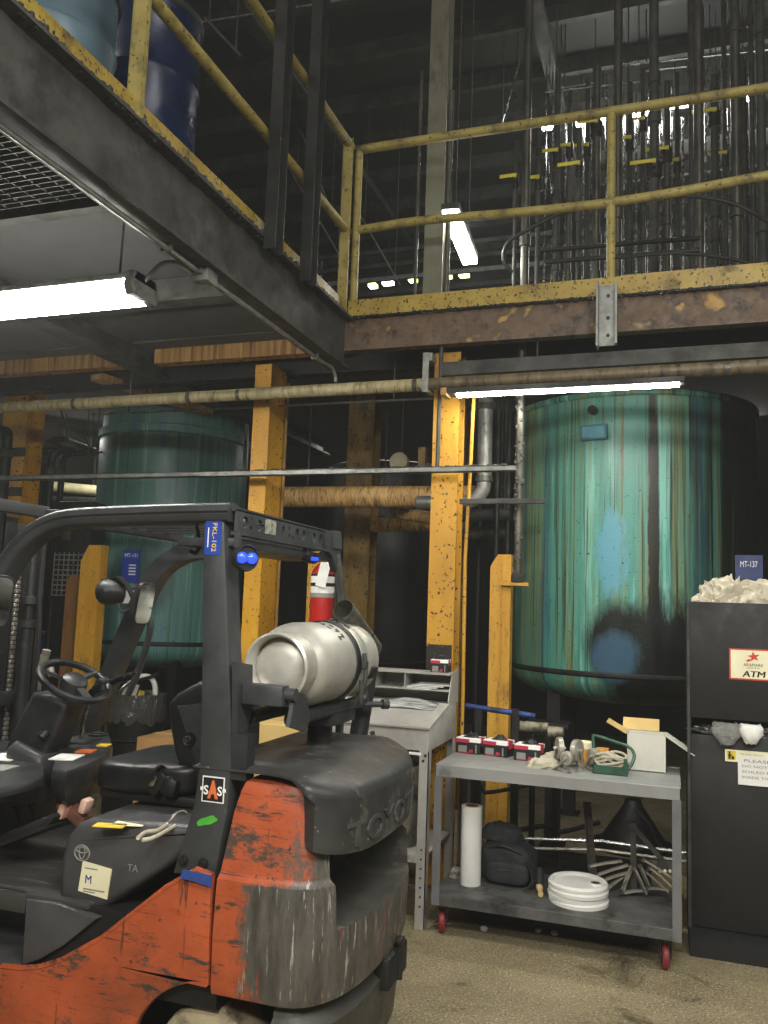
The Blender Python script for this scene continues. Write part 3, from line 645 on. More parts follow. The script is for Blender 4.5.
# ---- columns
t = thing('steel_column', 'bright yellow steel column behind the desk, left of the stained tank', 'column', (-1.41, 5.42, 0))
b = BM(); hbeam(b, -1.515, -1.335, 5.36, 5.52, 0, 3.48, .014, 'x'); obj('column_shaft', b, YEL, t)
b = BM(); bx(b, -1.54, -1.31, 5.34, 5.54, 0, .02); obj('base_plate', b, YELD, t)
b = BM(); bx(b, -1.513, -1.345, 5.352, 5.3595, 0.9, 1.52); rr = random.Random(8)
obj('soot_patch', b, M('soot_patch', '#161310', .6, 0, '#221d16', 9, '#b8a888', (.62, .66), 22, bump=.4), t)
bar('wall_conduit', [PY(474, 394, 5.33), PY(471, 458, 5.33), PY(465, 560, 5.33), PY(463, 690, 5.33), V(PY(462,700,5.33).x, 5.33, .1)], .012, YEL, 'thin yellow conduit running down beside the bright yellow column', 'conduit', 8)
t = thing('steel_column', 'yellow steel column just right of the green tank', 'column', (-2.8, 5.5, 0))
b = BM(); hbeam(b, -2.875, -2.745, 5.36, 5.62, 0, 3.48, .014, 'z'); bx(b, -2.876, -2.744, 5.358, 5.365, 0, 3.48); obj('column_shaft', b, YEL, t)
b = BM(); bx(b, -2.9, -2.72, 5.34, 5.64, 0, .02); obj('base_plate', b, YELD, t)
b = BM(); cyl(b, (-2.725, 5.60, 0), (-2.725, 5.60, 3.4), .012, None, 8); obj('conduit', b, YELD, t)
t = thing('steel_column', 'sooty yellow column at the far left edge behind black pipes', 'column', (-5.7, 6.1, 0))
b = BM(); hbeam(b, -5.78, -5.50, 6.0, 6.22, 0, 3.66, .014, 'x'); obj('column_shaft', b, YEL, t)
b = BM(); bx(b, -5.8, -5.48, 5.98, 6.24, 0, .02); obj('base_plate', b, YELD, t)
for z in (2.98, 2.62):
    b = BM(); bx(b, -5.79, -5.49, 5.988, 5.999, z, z+.08); obj('band', b, SOOT, t)
t = thing('steel_column', 'dim yellow column in the dark behind the gas cylinder', 'column', (-2.65, 7.1, 0))
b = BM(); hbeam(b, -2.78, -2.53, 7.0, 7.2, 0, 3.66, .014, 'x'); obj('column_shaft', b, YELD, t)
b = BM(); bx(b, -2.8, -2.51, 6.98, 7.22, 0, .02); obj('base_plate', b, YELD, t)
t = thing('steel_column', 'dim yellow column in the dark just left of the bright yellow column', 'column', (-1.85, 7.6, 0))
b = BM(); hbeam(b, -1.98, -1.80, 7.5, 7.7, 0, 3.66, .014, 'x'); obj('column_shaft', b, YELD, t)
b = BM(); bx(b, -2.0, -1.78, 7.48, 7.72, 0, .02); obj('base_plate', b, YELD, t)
# short cut-off posts
def stub(x, y, w, dpt, h, label, mt, cut):
    t = thing('stub_post', label, 'post', (x, y, 0))
    b = BM(); prism(b, [(x, 0), (x+w, 0), (x+w, h), (x+w*.35, h), (x, h-cut)], 'y', y, y+dpt); obj('post_body', b, mt, t)
    b = BM(); bx(b, x-.03, x+w+.03, y-.02, y+dpt+.03, 0, .012); obj('base_plate', b, YELD, t)
    return t
s = stub(-1.275, 6.2, .155, .10, 2.17, 'cut-off yellow post in front of the stained tank, left edge', WOODY, .09)
b = BM(); bx(b, -1.19, -1.182, 6.190, 6.1995, 0.02, 2.12); obj('seam_rib', b, YEL, s)
b = BM(); bx(b, -1.19, -.985, 6.16, 6.186, 1.94, 1.965); obj('arm', b, YEL, s)
pL = PY(95, 545, 6.0)
stub(-4.80, 6.0, .20, .1, 2.19, 'cut-off yellow post in front of the green tank, left edge', WOODY, .14)
stub(-4.935, 6.0, .11, .1, 1.93, 'brown cut-off post leaning against the yellow one by the green tank', WOODB, .05)
b = BM(); bx(b, -2.56, -2.47, 5.75, 5.84, 0, 2.2); tag(obj('stub_post', b, YEL, None, 0), 'narrow yellow post behind the fire extinguisher', 'post')

# ---- tanks
def tank(c, r, zb, zt, mat, label, n=72):
    t = thing('process_tank', label, 'tank', (c[0], c[1], 0))
    k = 0.16
    pr = [(0, zb-.10), (r*.45, zb-.085), (r*.8, zb-.03), (r*.93, zb+.03), (r*.985, zb+.09), (r, zb+k), (r, zt-.06), (r+.012, zt-.05), (r+.012, zt-.01), (r-.02, zt), (0, zt+.02)]
    pr2 = []
    for (a, b_), (c_, d) in zip(pr, pr[1:]):
        m_ = 1
        for j in range(m_): pr2.append((a+(c_-a)*j/m_, b_+(d-b_)*j/m_))
    pr2.append(pr[-1])
    bm = BM(); lathe(bm, pr2, n, (c[0], c[1], 0)); o = obj('tank_shell', bm, mat, t, 40)
    for v in o.data.vertices: v.co.z -= zb
    o.location.z = zb
    bm = BM(); lathe(bm, [(r, zb+k-.02), (r+.010, zb+k-.008), (r+.010, zb+k+.008), (r, zb+k+.02)], n, (c[0], c[1], 0), caps=False); obj('weld_seam', bm, mat if False else DARK, t)
    for a in (45, 135, 225, 315):
        x, y = c[0]+r*.8*math.cos(math.radians(a)), c[1]+r*.8*math.sin(math.radians(a))
        bm = BM(); bx(bm, x-.05, x+.05, y-.05, y+.05, 0, zb+.12); bx(bm, x-.09, x+.09, y-.09, y+.09, 0, .015); obj('leg', bm, BLKS, t)
    return t
T2 = (-.31, 7.25); R2 = .965
tk = tank(T2, R2, 1.16, 3.42, TANK_T, 'big tank with turquoise paint runs and black stains on the right')
b = BM(); lathe(b, [(R2+.004, 3.36), (R2+.02, 3.37), (R2+.02, 3.40), (R2+.004, 3.41)], 72, (T2[0], T2[1], 0), caps=False); obj('rim_band', b, TANK_T, tk)
def on_tank(px, py, T, R, off=0.0):
    d = _ray(px, py); dx, dy = d.x, d.y
    A = dx*dx+dy*dy; B = -2*(dx*T[0]+dy*T[1]); C_ = T[0]**2+T[1]**2-(R+off)**2
    s_ = (-B-math.sqrt(B*B-4*A*C_))/(2*A); p_ = CAM+d*s_
    nrm = V(p_.x-T[0], p_.y-T[1], 0).normalized(); return p_, nrm
def facing(nrm):  # matrix: local x right, y up, z out along nrm
    zx = nrm; yv = V(0, 0, 1); xv = yv.cross(zx).normalized()
    return Matrix((xv, yv, zx)).transposed()
p, nr = on_tank(595, 433, T2, R2); F = facing(nr)
b = BM(); box(b, p+nr*.02, (.20, .115, .05), F, .008); o = obj('label_plate', b, M('plate_teal', '#3c7580', .4, .1, '#35697a', 8, '#1d2c2c', (.6, .7), 9), tk)
b = BM(); box(b, p+nr*.047, (.165, .08, .004), F); obj('plate_face', b, M('plate_face', '#4f93a0', .35, .1, '#427f92', 9, '#26474c', (.58, .7), 20), o)
p, nr = on_tank(594, 411, T2, R2)
b = BM(); cyl(b, p-nr*.01, p+nr*.05, .034, None, 20); cyl(b, p+nr*.05, p+nr*.06, .022, None, 6); obj('nozzle_plug', b, DARK, tk)
# hanging sign at the tank's right
ts = thing('tank_sign', 'small blue sign reading MT-137 on the dark right side of the stained tank', 'sign', (.55, 6.6, 2.05))
a, c = PY(735, 555, 6.6), PY(763, 574, 6.6)
b = BM(); bx(b, a.x, c.x, 6.6, 6.606, c.z-.05, a.z); obj('sign_plate', b, M('sign_navy', '#1b2f68', .45, 0, '#16285a', 6, None, bump=0), ts)
obj('lettering', text_bm('MT-137', .062, ((a.x+c.x)/2, 6.599, a.z-.065), FRONT, bold=.0, fit=(c.x-a.x)*.62), SIGNW, ts)
b = BM(); cyl(b, ((a.x+c.x)/2, 6.606, a.z-.05), ((a.x+c.x)/2, 6.80, a.z-.05), .012, None, 8); obj('bracket', b, DARK, ts)
T1 = (-4.79, 7.31); R1 = .735
tk1 = tank(T1, R1, 1.18, 3.40, TANK_L, 'green tank at left behind the forklift cab, between the yellow columns')
b = BM(); lathe(b, [(R1-.02, 3.40), (R1-.02, 3.55), (R1-.05, 3.56), (0, 3.57)], 64, (T1[0], T1[1], 0), caps=False); obj('lid', b, TANK_L, tk1)
b = BM(); lathe(b, [(R1+.005, 3.30), (R1+.03, 3.31), (R1+.03, 3.38), (R1+.005, 3.39)], 64, (T1[0], T1[1], 0), caps=False); obj('rim_band', b, TANK_L, tk1)
p, nr = on_tank(131, 563, T1, R1, .01); F = facing(nr); hz = .335
b = BM(); box(b, p+V(0, 0, -.06), (.17, .36, .008), F); sg = obj('sign', b, SIGNB, tk1, label='blue sign reading MT-131 with red and green marks')
obj('lettering', text_bm('MT-131', .05, p+nr*.006+V(0, 0, .07), F, bold=.0, fit=.125), SIGNW, sg)
for i in range(4):
    b = BM(); box(b, p+nr*.005+V(.02, 0, -.02-.028*i), (.07, .012, .002), F); obj('text_line', b, SIGNW, sg)
b = BM(); box(b, p+nr*.005+V(0, 0, -.205), (.10, .035, .002), F); obj('mark', b, GREENT, sg)
for s_ in (-1, 1):
    b = BM(); cyl(b, p+nr*.005+F@V(s_*.068, -.205, 0), p+nr*.008+F@V(s_*.068, -.205, 0), .016, None, 14); obj('mark', b, REDT, sg)
b = BM(); box(b, p+V(0, 0, -.31), (.17, .12, .008), F); obj('paper_label', b, SIGNW, tk1)
b = BM(); tube(b, [on_tank(246, 418, (T1[0], T1[1]), R1, .03)[0]+V(.04, -.05, 0), on_tank(244, 470, (T1[0], T1[1]), R1, .03)[0]+V(.04, -.05, 0)], .02, 8, sq=(.014, .02)); obj('gauge_bar', b, GALV, tk1)
T3 = PY(380, 600, 8.3)
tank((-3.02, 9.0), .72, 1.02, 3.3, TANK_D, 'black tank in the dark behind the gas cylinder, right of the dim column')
# ---- wrapped pipes behind
bar('insulated_pipe', [PY(286, 497, 6.2), PY(436, 497, 6.2)+V(.3, 0, 0)], .085, WRAP, 'fat tan wrapped pipe between the two yellow columns', 'pipe', 20)
bar('insulated_pipe', [PY(372, 525, 6.9), PY(436, 522, 6.9)+V(.3, 0, 0)], .065, WRAP, 'smaller tan wrapped pipe below the fat one', 'pipe', 20)
bar('insulated_pipe', [PY(395, 512, 6.6), PY(440, 520, 6.0)], .05, WRAP, 'short slanting wrapped pipe end between the two tan pipes', 'pipe', 16)
bar('insulated_pipe', [PY(46, 486, 8.4), PY(100, 491, 8.4)], .065, M('wrap_pale', '#d8d2a8', .55, 0, '#c2bb8c', 5, None, stretch=(4, 1, 1), bump=.2), 'pale cream wrapped pipe left of the green tank', 'pipe', 16)
b = BM(); lathe(b, [(0, -.02), (.075, -.02), (.08, 0), (.08, .03), (0, .03)], 28, PY(399, 462, 6.4), 'y'); p = PY(399, 462, 6.4)
tag(obj('pipe_flange', b, M('flange_tan', '#8c8468', .6, 0, '#77704f', 8, None)), 'round tan pipe end cap above the strut near the bright yellow column', 'cap')
b = BM(); bx(b, p.x+.16, p.x+.22, 6.4, 6.46, p.z-.1, p.z+.12); tag(obj('pipe_stub', b, YELD), 'small dim yellow stub right of the round pipe cap', 'pipe stub')
# grey elbow pipe right of column
b = BM(); a = PY(486, 398, 5.95)
tube(b, smooth_path([V(a.x, 5.95, 3.6), V(a.x, 5.95, 3.1), V(a.x, 5.95, 2.70), V(a.x-.02, 5.95, 2.60), V(a.x-.09, 5.95, 2.54), V(a.x-.2, 5.95, 2.53), V(a.x-.5, 5.95, 2.53)], 5), .052, 18)
t = thing('elbow_pipe', 'grey pipe with an elbow between the bright yellow column and the stained tank', 'pipe', (a.x, 5.95, 2.5)); obj('pipe', b, GALV, t)
for z in (2.70, 3.24):
    b = BM(); lathe(b, [(.052, -.025), (.064, -.02), (.064, .02), (.052, .025)], 18, (a.x, 5.95, z)); obj('collar', b, PIPED, t)
a = PY(521, 395, 5.42); c = PY(518, 578, 5.42)
t = thing('vertical_conduit', 'grey upright conduit crusted with grime in front of the stained tank', 'conduit', (a.x, 5.42, 1.95))
b = BM(); tube(b, [V(a.x, 5.42, 3.675), V(a.x, 5.42, 2.6), V(a.x, 5.42, c.z)], .026, 14); obj('pipe', b, PIPED, t)
b = BM(); rr = random.Random(2)
for i in range(90):
    z = rr.uniform(c.z, 3.2); an = rr.uniform(PI*.8, PI*1.9); box(b, (a.x+.027*math.cos(an), 5.42+.027*math.sin(an), z), (rr.uniform(.008, .02),)*2+(rr.uniform(.01, .03),), None, .003, 1)
obj('grime_crust', b, SOOT, t, kind='stuff')
b = BM(); lathe(b, [(.03, -.03), (.045, -.025), (.045, .02), (.03, .025)], 14, (a.x, 5.42, c.z)); obj('end_fitting', b, SOOT, t)
bar('vertical_conduit', [V(PY(441, 362, 5.25).x, 5.25, 3.485), PY(437, 470, 5.25)], .014, SOOT, 'thin grimy conduit on the left face of the bright yellow column', 'conduit', 8)
for i, (x, Y, r) in enumerate(((497, 6.6, .02), (508, 6.9, .03), (480, 7.2, .025))):
    q = PY(x, 500, Y); bar('vertical_conduit', [V(q.x, Y, .02), V(q.x, Y, 3.6)], r, BLKS, f'thin black upright pipe left of the stained tank, {ORD[i]} of three', 'conduit', group='black uprights left of the stained tank')
bar('cross_pipe', [PY(462, 516, 6.7), PY(510, 514, 6.7)], .05, SOOT, 'dark level pipe between the bright yellow column and the stained tank, upper', 'pipe', 14)
bar('cross_pipe', [PY(462, 534, 6.9), PY(506, 532, 6.9)], .05, PIPED, 'dark level pipe between the bright yellow column and the stained tank, lower', 'pipe', 14)
# ---- far left clutter behind the cab
for i, (x, Y, r) in enumerate(((4, 5.7, .05), (36, 6.4, .035), (44, 6.6, .03), (51, 6.3, .035), (62, 6.55, .03))):
    q = PY(x, 470, Y); zt_ = PY(x, (440, 455, 448, 460, 462)[i], Y).z
    t = thing('black_pipe', f'black upright pipe left of the green tank, {ORD[i]} of five', 'pipe', (q.x, Y, 0), 'black pipes at the far left')
    b = BM(); tube(b, smooth_path([V(q.x, Y, 0), V(q.x, Y, zt_-.3), V(q.x, Y, zt_), V(q.x+(-.07 if i == 0 else .05), Y+.03, zt_+.08), V(q.x-.35 if i == 0 else q.x+.2, Y+.05, zt_+.09)], 4), r, 12); obj('pipe', b, BLKS if i != 1 else DARK, t)
    b = BM(); lathe(b, [(r, -.04), (r*1.3, -.03), (r*1.3, .03), (r, .04)], 12, (q.x, Y, zt_-.12)); obj('collar', b, SOOT, t)
bar('cross_pipe', [PY(20, 408, 6.9), PY(97, 436, 6.9)], .05, SOOT, 'grey sloping duct behind the overhead pipe at left', 'pipe', sq=(.05, .03))
bar('cross_pipe', [PY(60, 440, 7.2), PY(95, 453, 7.2)], .05, PIPED, 'dim sloping pipe left of the green tank below the duct', 'pipe')
bar('cross_pipe', [PY(30, 497, 8.8), PY(100, 500, 8.8)], .03, GALV, 'thin level pipe under the pale cream wrapped pipe', 'pipe')
bar('looped_cable', smooth_path([PY(60, 405, 6.7), PY(66, 425, 6.7), PY(84, 437, 6.7), PY(92, 452, 6.7), PY(102, 452, 6.7)], 5), .01, SOOT, 'drooping grey cable left of the green tank top', 'cable')
# control cabinet with mesh guard
t = thing('control_panel', 'dark tall machine panel with a mesh guard behind the forklift mast', 'machine', (-5.0, 6.2, 0))
a, c = PY(56, 520, 6.2), PY(80, 600, 6.2)
b = BM(); bx(b, a.x, c.x+.05, 6.2, 6.42, c.z, 2.6, .02); prism(b, [(a.x+.06, 0), (c.x+.02, 0), (c.x+.05, c.z), (a.x, c.z)], 'y', 6.24, 6.42); obj('panel_body', b, BLKS, t)
b = BM(); zz = c.z+.03
for i in range(9): bx(b, a.x+.02, c.x+.03, 6.187, 6.195, zz+i*.045, zz+i*.045+.012)
for i in range(7): x = a.x+.025+i*(c.x-a.x)/6.3; bx(b, x, x+.01, 6.182, 6.187, zz, zz+.39)
obj('mesh_guard', b, GALV, t)
b = BM(); bx(b, a.x+.08, a.x+.18, 6.185, 6.2, zz+.5, zz+.72, .01); obj('gauge_window', b, SOOT, t)
# pale sheeting behind it
b = BM(); q = PY(52, 600, 8.2); q2 = PY(66, 600, 8.2)
pts = []
for i in range(14):
    for j in range(20):
        x = q.x + (q2.x-q.x)*1.6*i/13; z = 1.1+1.2*j/19; pts.append(b.verts.new((x, 8.2+.05*noise.noise(V(x*9, z*1.5, 3)), z)))
for i in range(13):
    for j in range(19): b.faces.new((pts[i*20+j], pts[(i+1)*20+j], pts[(i+1)*20+j+1], pts[i*20+j+1]))
o = obj('hanging_sheet', b, M('sheet_grey', '#a8a590', .6, 0, '#8a8874', 5, None)); o.modifiers.new('s', 'SOLIDIFY').thickness = .004; tag(o, 'pale plastic sheet hanging behind the forklift mast', 'sheet')
# blue and white drum on a stand
qa = PY(60, 648, 7.4); ztop = PY(60, 632, 7.4).z
b = BM(); bx(b, qa.x-.4, qa.x+.4, 7.0, 7.8, ztop-.93, ztop-.89)
for sx in (-.36, .3):
    for sy in (7.04, 7.7): bx(b, qa.x+sx, qa.x+sx+.06, sy, sy+.06, 0, ztop-.93)
tag(obj('steel_stand', b, SOOT, None, 0), 'low steel stand under the blue and white drum', 'stand')
t = drum((qa.x, 7.4, ztop-.89), .29, .89, BLUEP, 'blue drum with a white lower band behind the steering wheel')
b = BM(); lathe(b, [(.292, .30), (.297, .31), (.297, .66), (.292, .67)], 40, (qa.x, 7.4, ztop-.89), caps=False); obj('white_band', b, SIGNW, t)
b = BM(); lathe(b, [(0, 0), (.04, 0), (.04, .03), (0, .03)], 16, (qa.x-.05, 7.2, ztop-.02)); obj('bung_cap', b, REDP, t)
# trash drum with liner
tx, ty = PY(137, 700, 6.1).x, 6.1
t = thing('trash_drum', 'black trash drum with a plastic liner full of scrap behind the forklift seat', 'bin', (tx, ty, 0))
r_ = .225
pr = [(0, 0), (r_, .005), (r_, .29), (r_+.01, .30), (r_, .31), (r_, .59), (r_+.012, .60), (r_, .61), (r_, .94), (r_+.01, .95), (r_-.01, .955), (r_-.02, .70), (0, .70)]
b = BM(); lathe(b, pr, 36, (tx, ty, 0)); obj('drum_body', b, BLKS, t)
b = BM(); lathe(b, [(r_+.003, .60), (r_+.018, .605), (r_+.003, .612)], 36, (tx, ty, 0), caps=False); obj('rim_band', b, CHROME, t)
b = BM(); n_ = 72; rings = []
for (rr_, z, wob, zw) in ((r_+.012, .74, .012, .05), (r_+.02, .82, .018, .015), (r_+.016, .90, .014, .01), (r_+.014, .965, .006, .008), (r_-.012, .968, .004, .008), (r_-.03, .86, .02, .01)):
    rings.append([V(tx+(rr_+wob*noise.noise(V(i*.9, z*7, 1)))*math.cos(2*PI*i/n_), ty+(rr_+wob*noise.noise(V(i*.9, z*7, 1)))*math.sin(2*PI*i/n_), z+zw*noise.noise(V(i*.35, z*3, 9))) for i in range(n_)])
loft(b, rings, False, False); obj('liner', b, LINER, t, 60)
def scrap(nm, pts, r, mt, label, cat='scrap', sq=None): bar(nm, smooth_path([V(*p) for p in pts], 5), r, mt, label, cat, 8, sq)
scrap('plastic_tube', [(tx-.12, ty-.05, .75), (tx-.10, ty-.04, .95), (tx+.02, ty-.05, 1.09), (tx+.13, ty-.02, 1.10), (tx+.17, ty, 1.0), (tx+.16, ty, .80)], .022, WHITE, 'white bent tube sticking out of the trash drum')
scrap('scrap_strip', [(tx-.02, ty-.10, .72), (tx+.0, ty-.08, .9), (tx+.03, ty-.06, 1.04)], .02, PAPERW, 'white paper strip standing in the trash drum', 'scrap', (.035, .003))
scrap('scrap_strip', [(tx+.06, ty-.11, .72), (tx+.09, ty-.10, .9), (tx+.10, ty-.08, .995)], .02, YELT, 'small yellow scrap in the trash drum', 'scrap', (.035, .003))
scrap('scrap_bar', [(tx-.52, ty-.08, .98), (tx-.2, ty-.07, 1.02), (tx+.12, ty-.05, 1.10), (tx+.22, ty-.05, 1.14)], .014, DARK, 'dark rod lying across the top of the trash drum')
scrap('scrap_bar', [(tx-.16, ty-.12, .74), (tx-.10, ty-.11, .97), (tx+.0, ty-.09, 1.07)], .012, CHROME, 'thin shiny strip poking out of the trash drum')
# cartons behind the forklift
def carton(x0, x1, y0, y1, z0, z1, mt, label, open_=False):
    t = thing('cardboard_box', label, 'box', ((x0+x1)/2, (y0+y1)/2, z0))
    b = BM(); bx(b, x0, x1, y0, y1, z0, z1, .006); obj('box_body', b, mt, t)
    b = BM(); bx(b, x0+.002, x1-.002, (y0+y1)/2-.03, (y0+y1)/2+.03, z1-.001, z1+.002); obj('tape', b, CARDT, t)
    return t
q = PY(137, 736, 5.3); q2 = PY(200, 736, 5.3)
carton(q.x, q2.x, 5.3, 5.75, 0, PY(150, 738, 5.3).z, CARD, 'plain brown cardboard box behind the forklift seat')
q = PY(230, 730, 4.75); q2 = PY(330, 730, 4.75); zt_ = PY(300, 727, 4.75).z
t = carton(q.x, min(q2.x, -2.02), 4.75, 5.2, 0, zt_, CARDT, 'tall tan carton behind the gas cylinder with a yellow tape mark')
b = BM(); bx(b, -2.14, -2.03, 4.742, 4.749, zt_-.1, zt_-.02); obj('yellow_mark', b, YELT, t)
# fire extinguisher
ex, ey = PY(322, 600, 5.40).x, 5.40
t = thing('fire_extinguisher', 'red fire extinguisher hanging behind the gas cylinder with a white tag', 'fire extinguisher', (ex, ey, 1.45))
b = BM(); lathe(b, [(0, 1.45), (.075, 1.45), (.082, 1.47), (.082, 1.93), (.075, 1.98), (.05, 2.02), (.025, 2.04), (.025, 2.08), (0, 2.08)], 28, (ex, ey, 0)); obj('cylinder', b, REDP, t)
for z0, z1, mm in ((1.80, 1.83, GREYT), (1.83, 1.875, SIGNW), (1.875, 1.90, BLK), (1.90, 1.945, SIGNW), (1.945, 1.96, BLK)):
    b = BM(); lathe(b, [(.0825, z0), (.0835, z0), (.0835, z1), (.0825, z1)], 28, (ex, ey, 0), caps=False); obj('label_band', b, mm, t)
b = BM(); bx(b, ex-.03, ex+.10, ey-.02, ey+.02, 2.08, 2.10); box(b, (ex+.04, ey, 2.13), (.15, .03, .012), Matrix.Rotation(math.radians(-18), 3, 'Y')); obj('valve_handle', b, DARK, t)
b = BM(); tube(b, smooth_path([V(ex+.03, ey-.03, 2.07), V(ex+.12, ey-.05, 2.02), V(ex+.12, ey-.05, 1.8), V(ex+.105, ey-.03, 1.55)], 5), .011, 8); obj('hose', b, RUB, t)
b = BM(); box(b, (ex+.045, ey-.10, 1.97), (.075, .003, .20), Matrix.Rotation(math.radians(12), 3, 'Y')); obj('inspection_tag', b, PAPERW, t)
b = BM(); lathe(b, [(0, -.006), (.018, -.006), (.018, .006), (0, .006)], 14, (ex-.05, ey-.04, 2.085), 'y'); obj('gauge', b, M('gauge_blue', '#8a8fe0', .4, 0, '#777cd0', 8, None), t)
b = BM(); bx(b, ex-.10, ex+.05, ey+.08, ey+.34, 1.6, 1.63); obj('hanger', b, DARK, t)

# ================================================================== cart, desk, rag bin
# ---- cart
CX0, CX1, CY0, CY1, CT = -1.225, .045, 4.58, 5.20, .905
t = thing('utility_cart', 'grey steel two-shelf cart on red casters in front of the stained tank', 'cart', ((CX0+CX1)/2, (CY0+CY1)/2, 0))
b = BM(); bx(b, CX0, CX1, CY0, CY1, CT-.006, CT, .003); bx(b, CX0, CX1, CY0, CY0+.005, CT-.062, CT-.004); bx(b, CX0, CX1, CY1-.005, CY1, CT-.062, CT-.004); bx(b, CX0, CX0+.005, CY0, CY1, CT-.062, CT-.004); bx(b, CX1-.005, CX1, CY0, CY1, CT-.062, CT-.004)
obj('top_shelf', b, GREYP, t)
b = BM(); z = .225; bx(b, CX0, CX1, CY0, CY1, z-.006, z, .003); bx(b, CX0, CX1, CY0, CY0+.005, z-.055, z-.004); bx(b, CX0, CX1, CY1-.005, CY1, z-.055, z-.004); bx(b, CX0, CX0+.005, CY0, CY1, z-.055, z-.004); bx(b, CX1-.005, CX1, CY0, CY1, z-.055, z-.004)
obj('lower_shelf', b, GREYD, t)
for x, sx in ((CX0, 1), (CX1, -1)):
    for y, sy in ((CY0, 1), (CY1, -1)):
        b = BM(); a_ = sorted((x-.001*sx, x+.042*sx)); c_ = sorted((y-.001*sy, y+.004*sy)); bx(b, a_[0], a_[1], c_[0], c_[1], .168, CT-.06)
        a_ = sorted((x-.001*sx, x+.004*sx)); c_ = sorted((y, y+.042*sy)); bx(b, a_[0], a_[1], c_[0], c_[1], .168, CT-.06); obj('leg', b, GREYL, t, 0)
def caster(x, y, parent, ang=0.0, R=.063):
    b = BM(); bx(b, x-.045, x+.045, y-.04, y+.04, .158, .168); lathe(b, [(.035, .14), (.035, .158)], 16, (x, y, 0))
    ca, sa = math.cos(ang), math.sin(ang)
    for s_ in (-1, 1):
        nx, ny = ca*s_*.026, sa*s_*.026; rt = Matrix.Rotation(ang, 3, 'Z')
        box(b, (x+nx-sa*.015, y+ny+ca*.015, .105), (.004, .05, .09), rt)
    o = obj('caster', b, SOOT, parent)
    ax = V(ca, sa, 0); c0 = V(x-sa*.02, y+ca*.02, R); b = BM()
    u, v = frame_of(ax); prev = None; first = None
    for r_, h in ((.02, -.018), (R*.72, -.018), (R*.9, -.017), (R, -.009), (R, .009), (R*.9, .017), (R*.72, .018), (.02, .018)):
        Rg = ring(b, c0+ax*h, u, v, r_, 28)
        if prev: bridge(b, prev, Rg)
        else: first = Rg
        prev = Rg
    cap(b, first); cap(b, prev); w = obj('wheel', b, REDW, o)
    b = BM(); cyl(b, c0-ax*.03, c0+ax*.03, .016, None, 12); cyl(b, c0-ax*.0195, c0+ax*.0195, R*.62, None, 24); obj('hub', b, SOOT, o)
caster(-1.185, 4.66, t, .25); caster(-.03, 4.66, t, .12); caster(-1.15, 5.12, t, .4); caster(-.03, 5.12, t, -.3)
# ---- glove boxes
def glove_box(x, y, z, rz, label, w=.15, d=.115, h=.09):
    t = thing('glove_box', label, 'box', (x, y, z), 'black and red glove boxes')
    b = BM(); bx(b, x-w/2, x+w/2, y-d/2, y+d/2, z, z+h, .002); obj('box_body', b, SIGNW, t)
    b = BM(); bx(b, x-w/2-.0006, x+w/2+.0006, y-d/2-.0006, y+d/2+.0006, z+.001, z+h*.74); obj('black_panel', b, BLK, t)
    b = BM(); bx(b, x-w/2-.0012, x-w/2+w*.55, y-d/2-.0012, y-d/2+.004, z+h*.70, z+h*.93); bx(b, x+w*.30, x+w/2+.0012, y-d/2+.02, y+d/2-.03, z+h*.5, z+h+.0008); obj('red_panel', b, PINK, t)
    b = BM(); bx(b, x-w*.40, x-w*.05, y-d/2-.0016, y-d/2, z+h*.1, z+h*.5); obj('print_panel', b, GREYT, t)
    b = BM(); bx(b, x+w*.30, x+w*.36, y-d/2-.0016, y-d/2, z+.006, z+h*.6); obj('print_stripe', b, GREYT, t)
    b = BM(); bx(b, x+w*.05, x+w*.20, y-d/2-.0018, y-d/2, z+h*.08, z+h*.28); bx(b, x-w*.4, x+w*.05, y-d/2-.0018, y-d/2, z+h*.04, z+h*.10); obj('red_mark', b, PINK, t)
    b = BM(); lathe(b, [(0, 0), (.040, .0), (.036, .004), (0, .005)], 20, (0, 0, 0)); bmesh.ops.transform(b, matrix=Matrix.Translation((x, y, z+h)) @ Matrix.Diagonal((1.2, .9, 1, 1)), verts=b.verts); obj('opening', b, BLK, t)
    b = BM(); heap(b, (x+.008, y, z+h-.002), (.036, .026, .03), int(x*90) % 7, 3); obj('glove', b, VINYL, t)
    t.rotation_euler.z = rz; return t
glove_box(-1.135, 5.06, CT, -.10, 'black and red glove box, leftmost of the three on the cart')
glove_box(-.965, 5.05, CT, -.22, 'black and red glove box, middle one of the three on the cart')
glove_box(-.775, 4.99, CT, -.10, 'black and red glove box beside the rags on the cart')
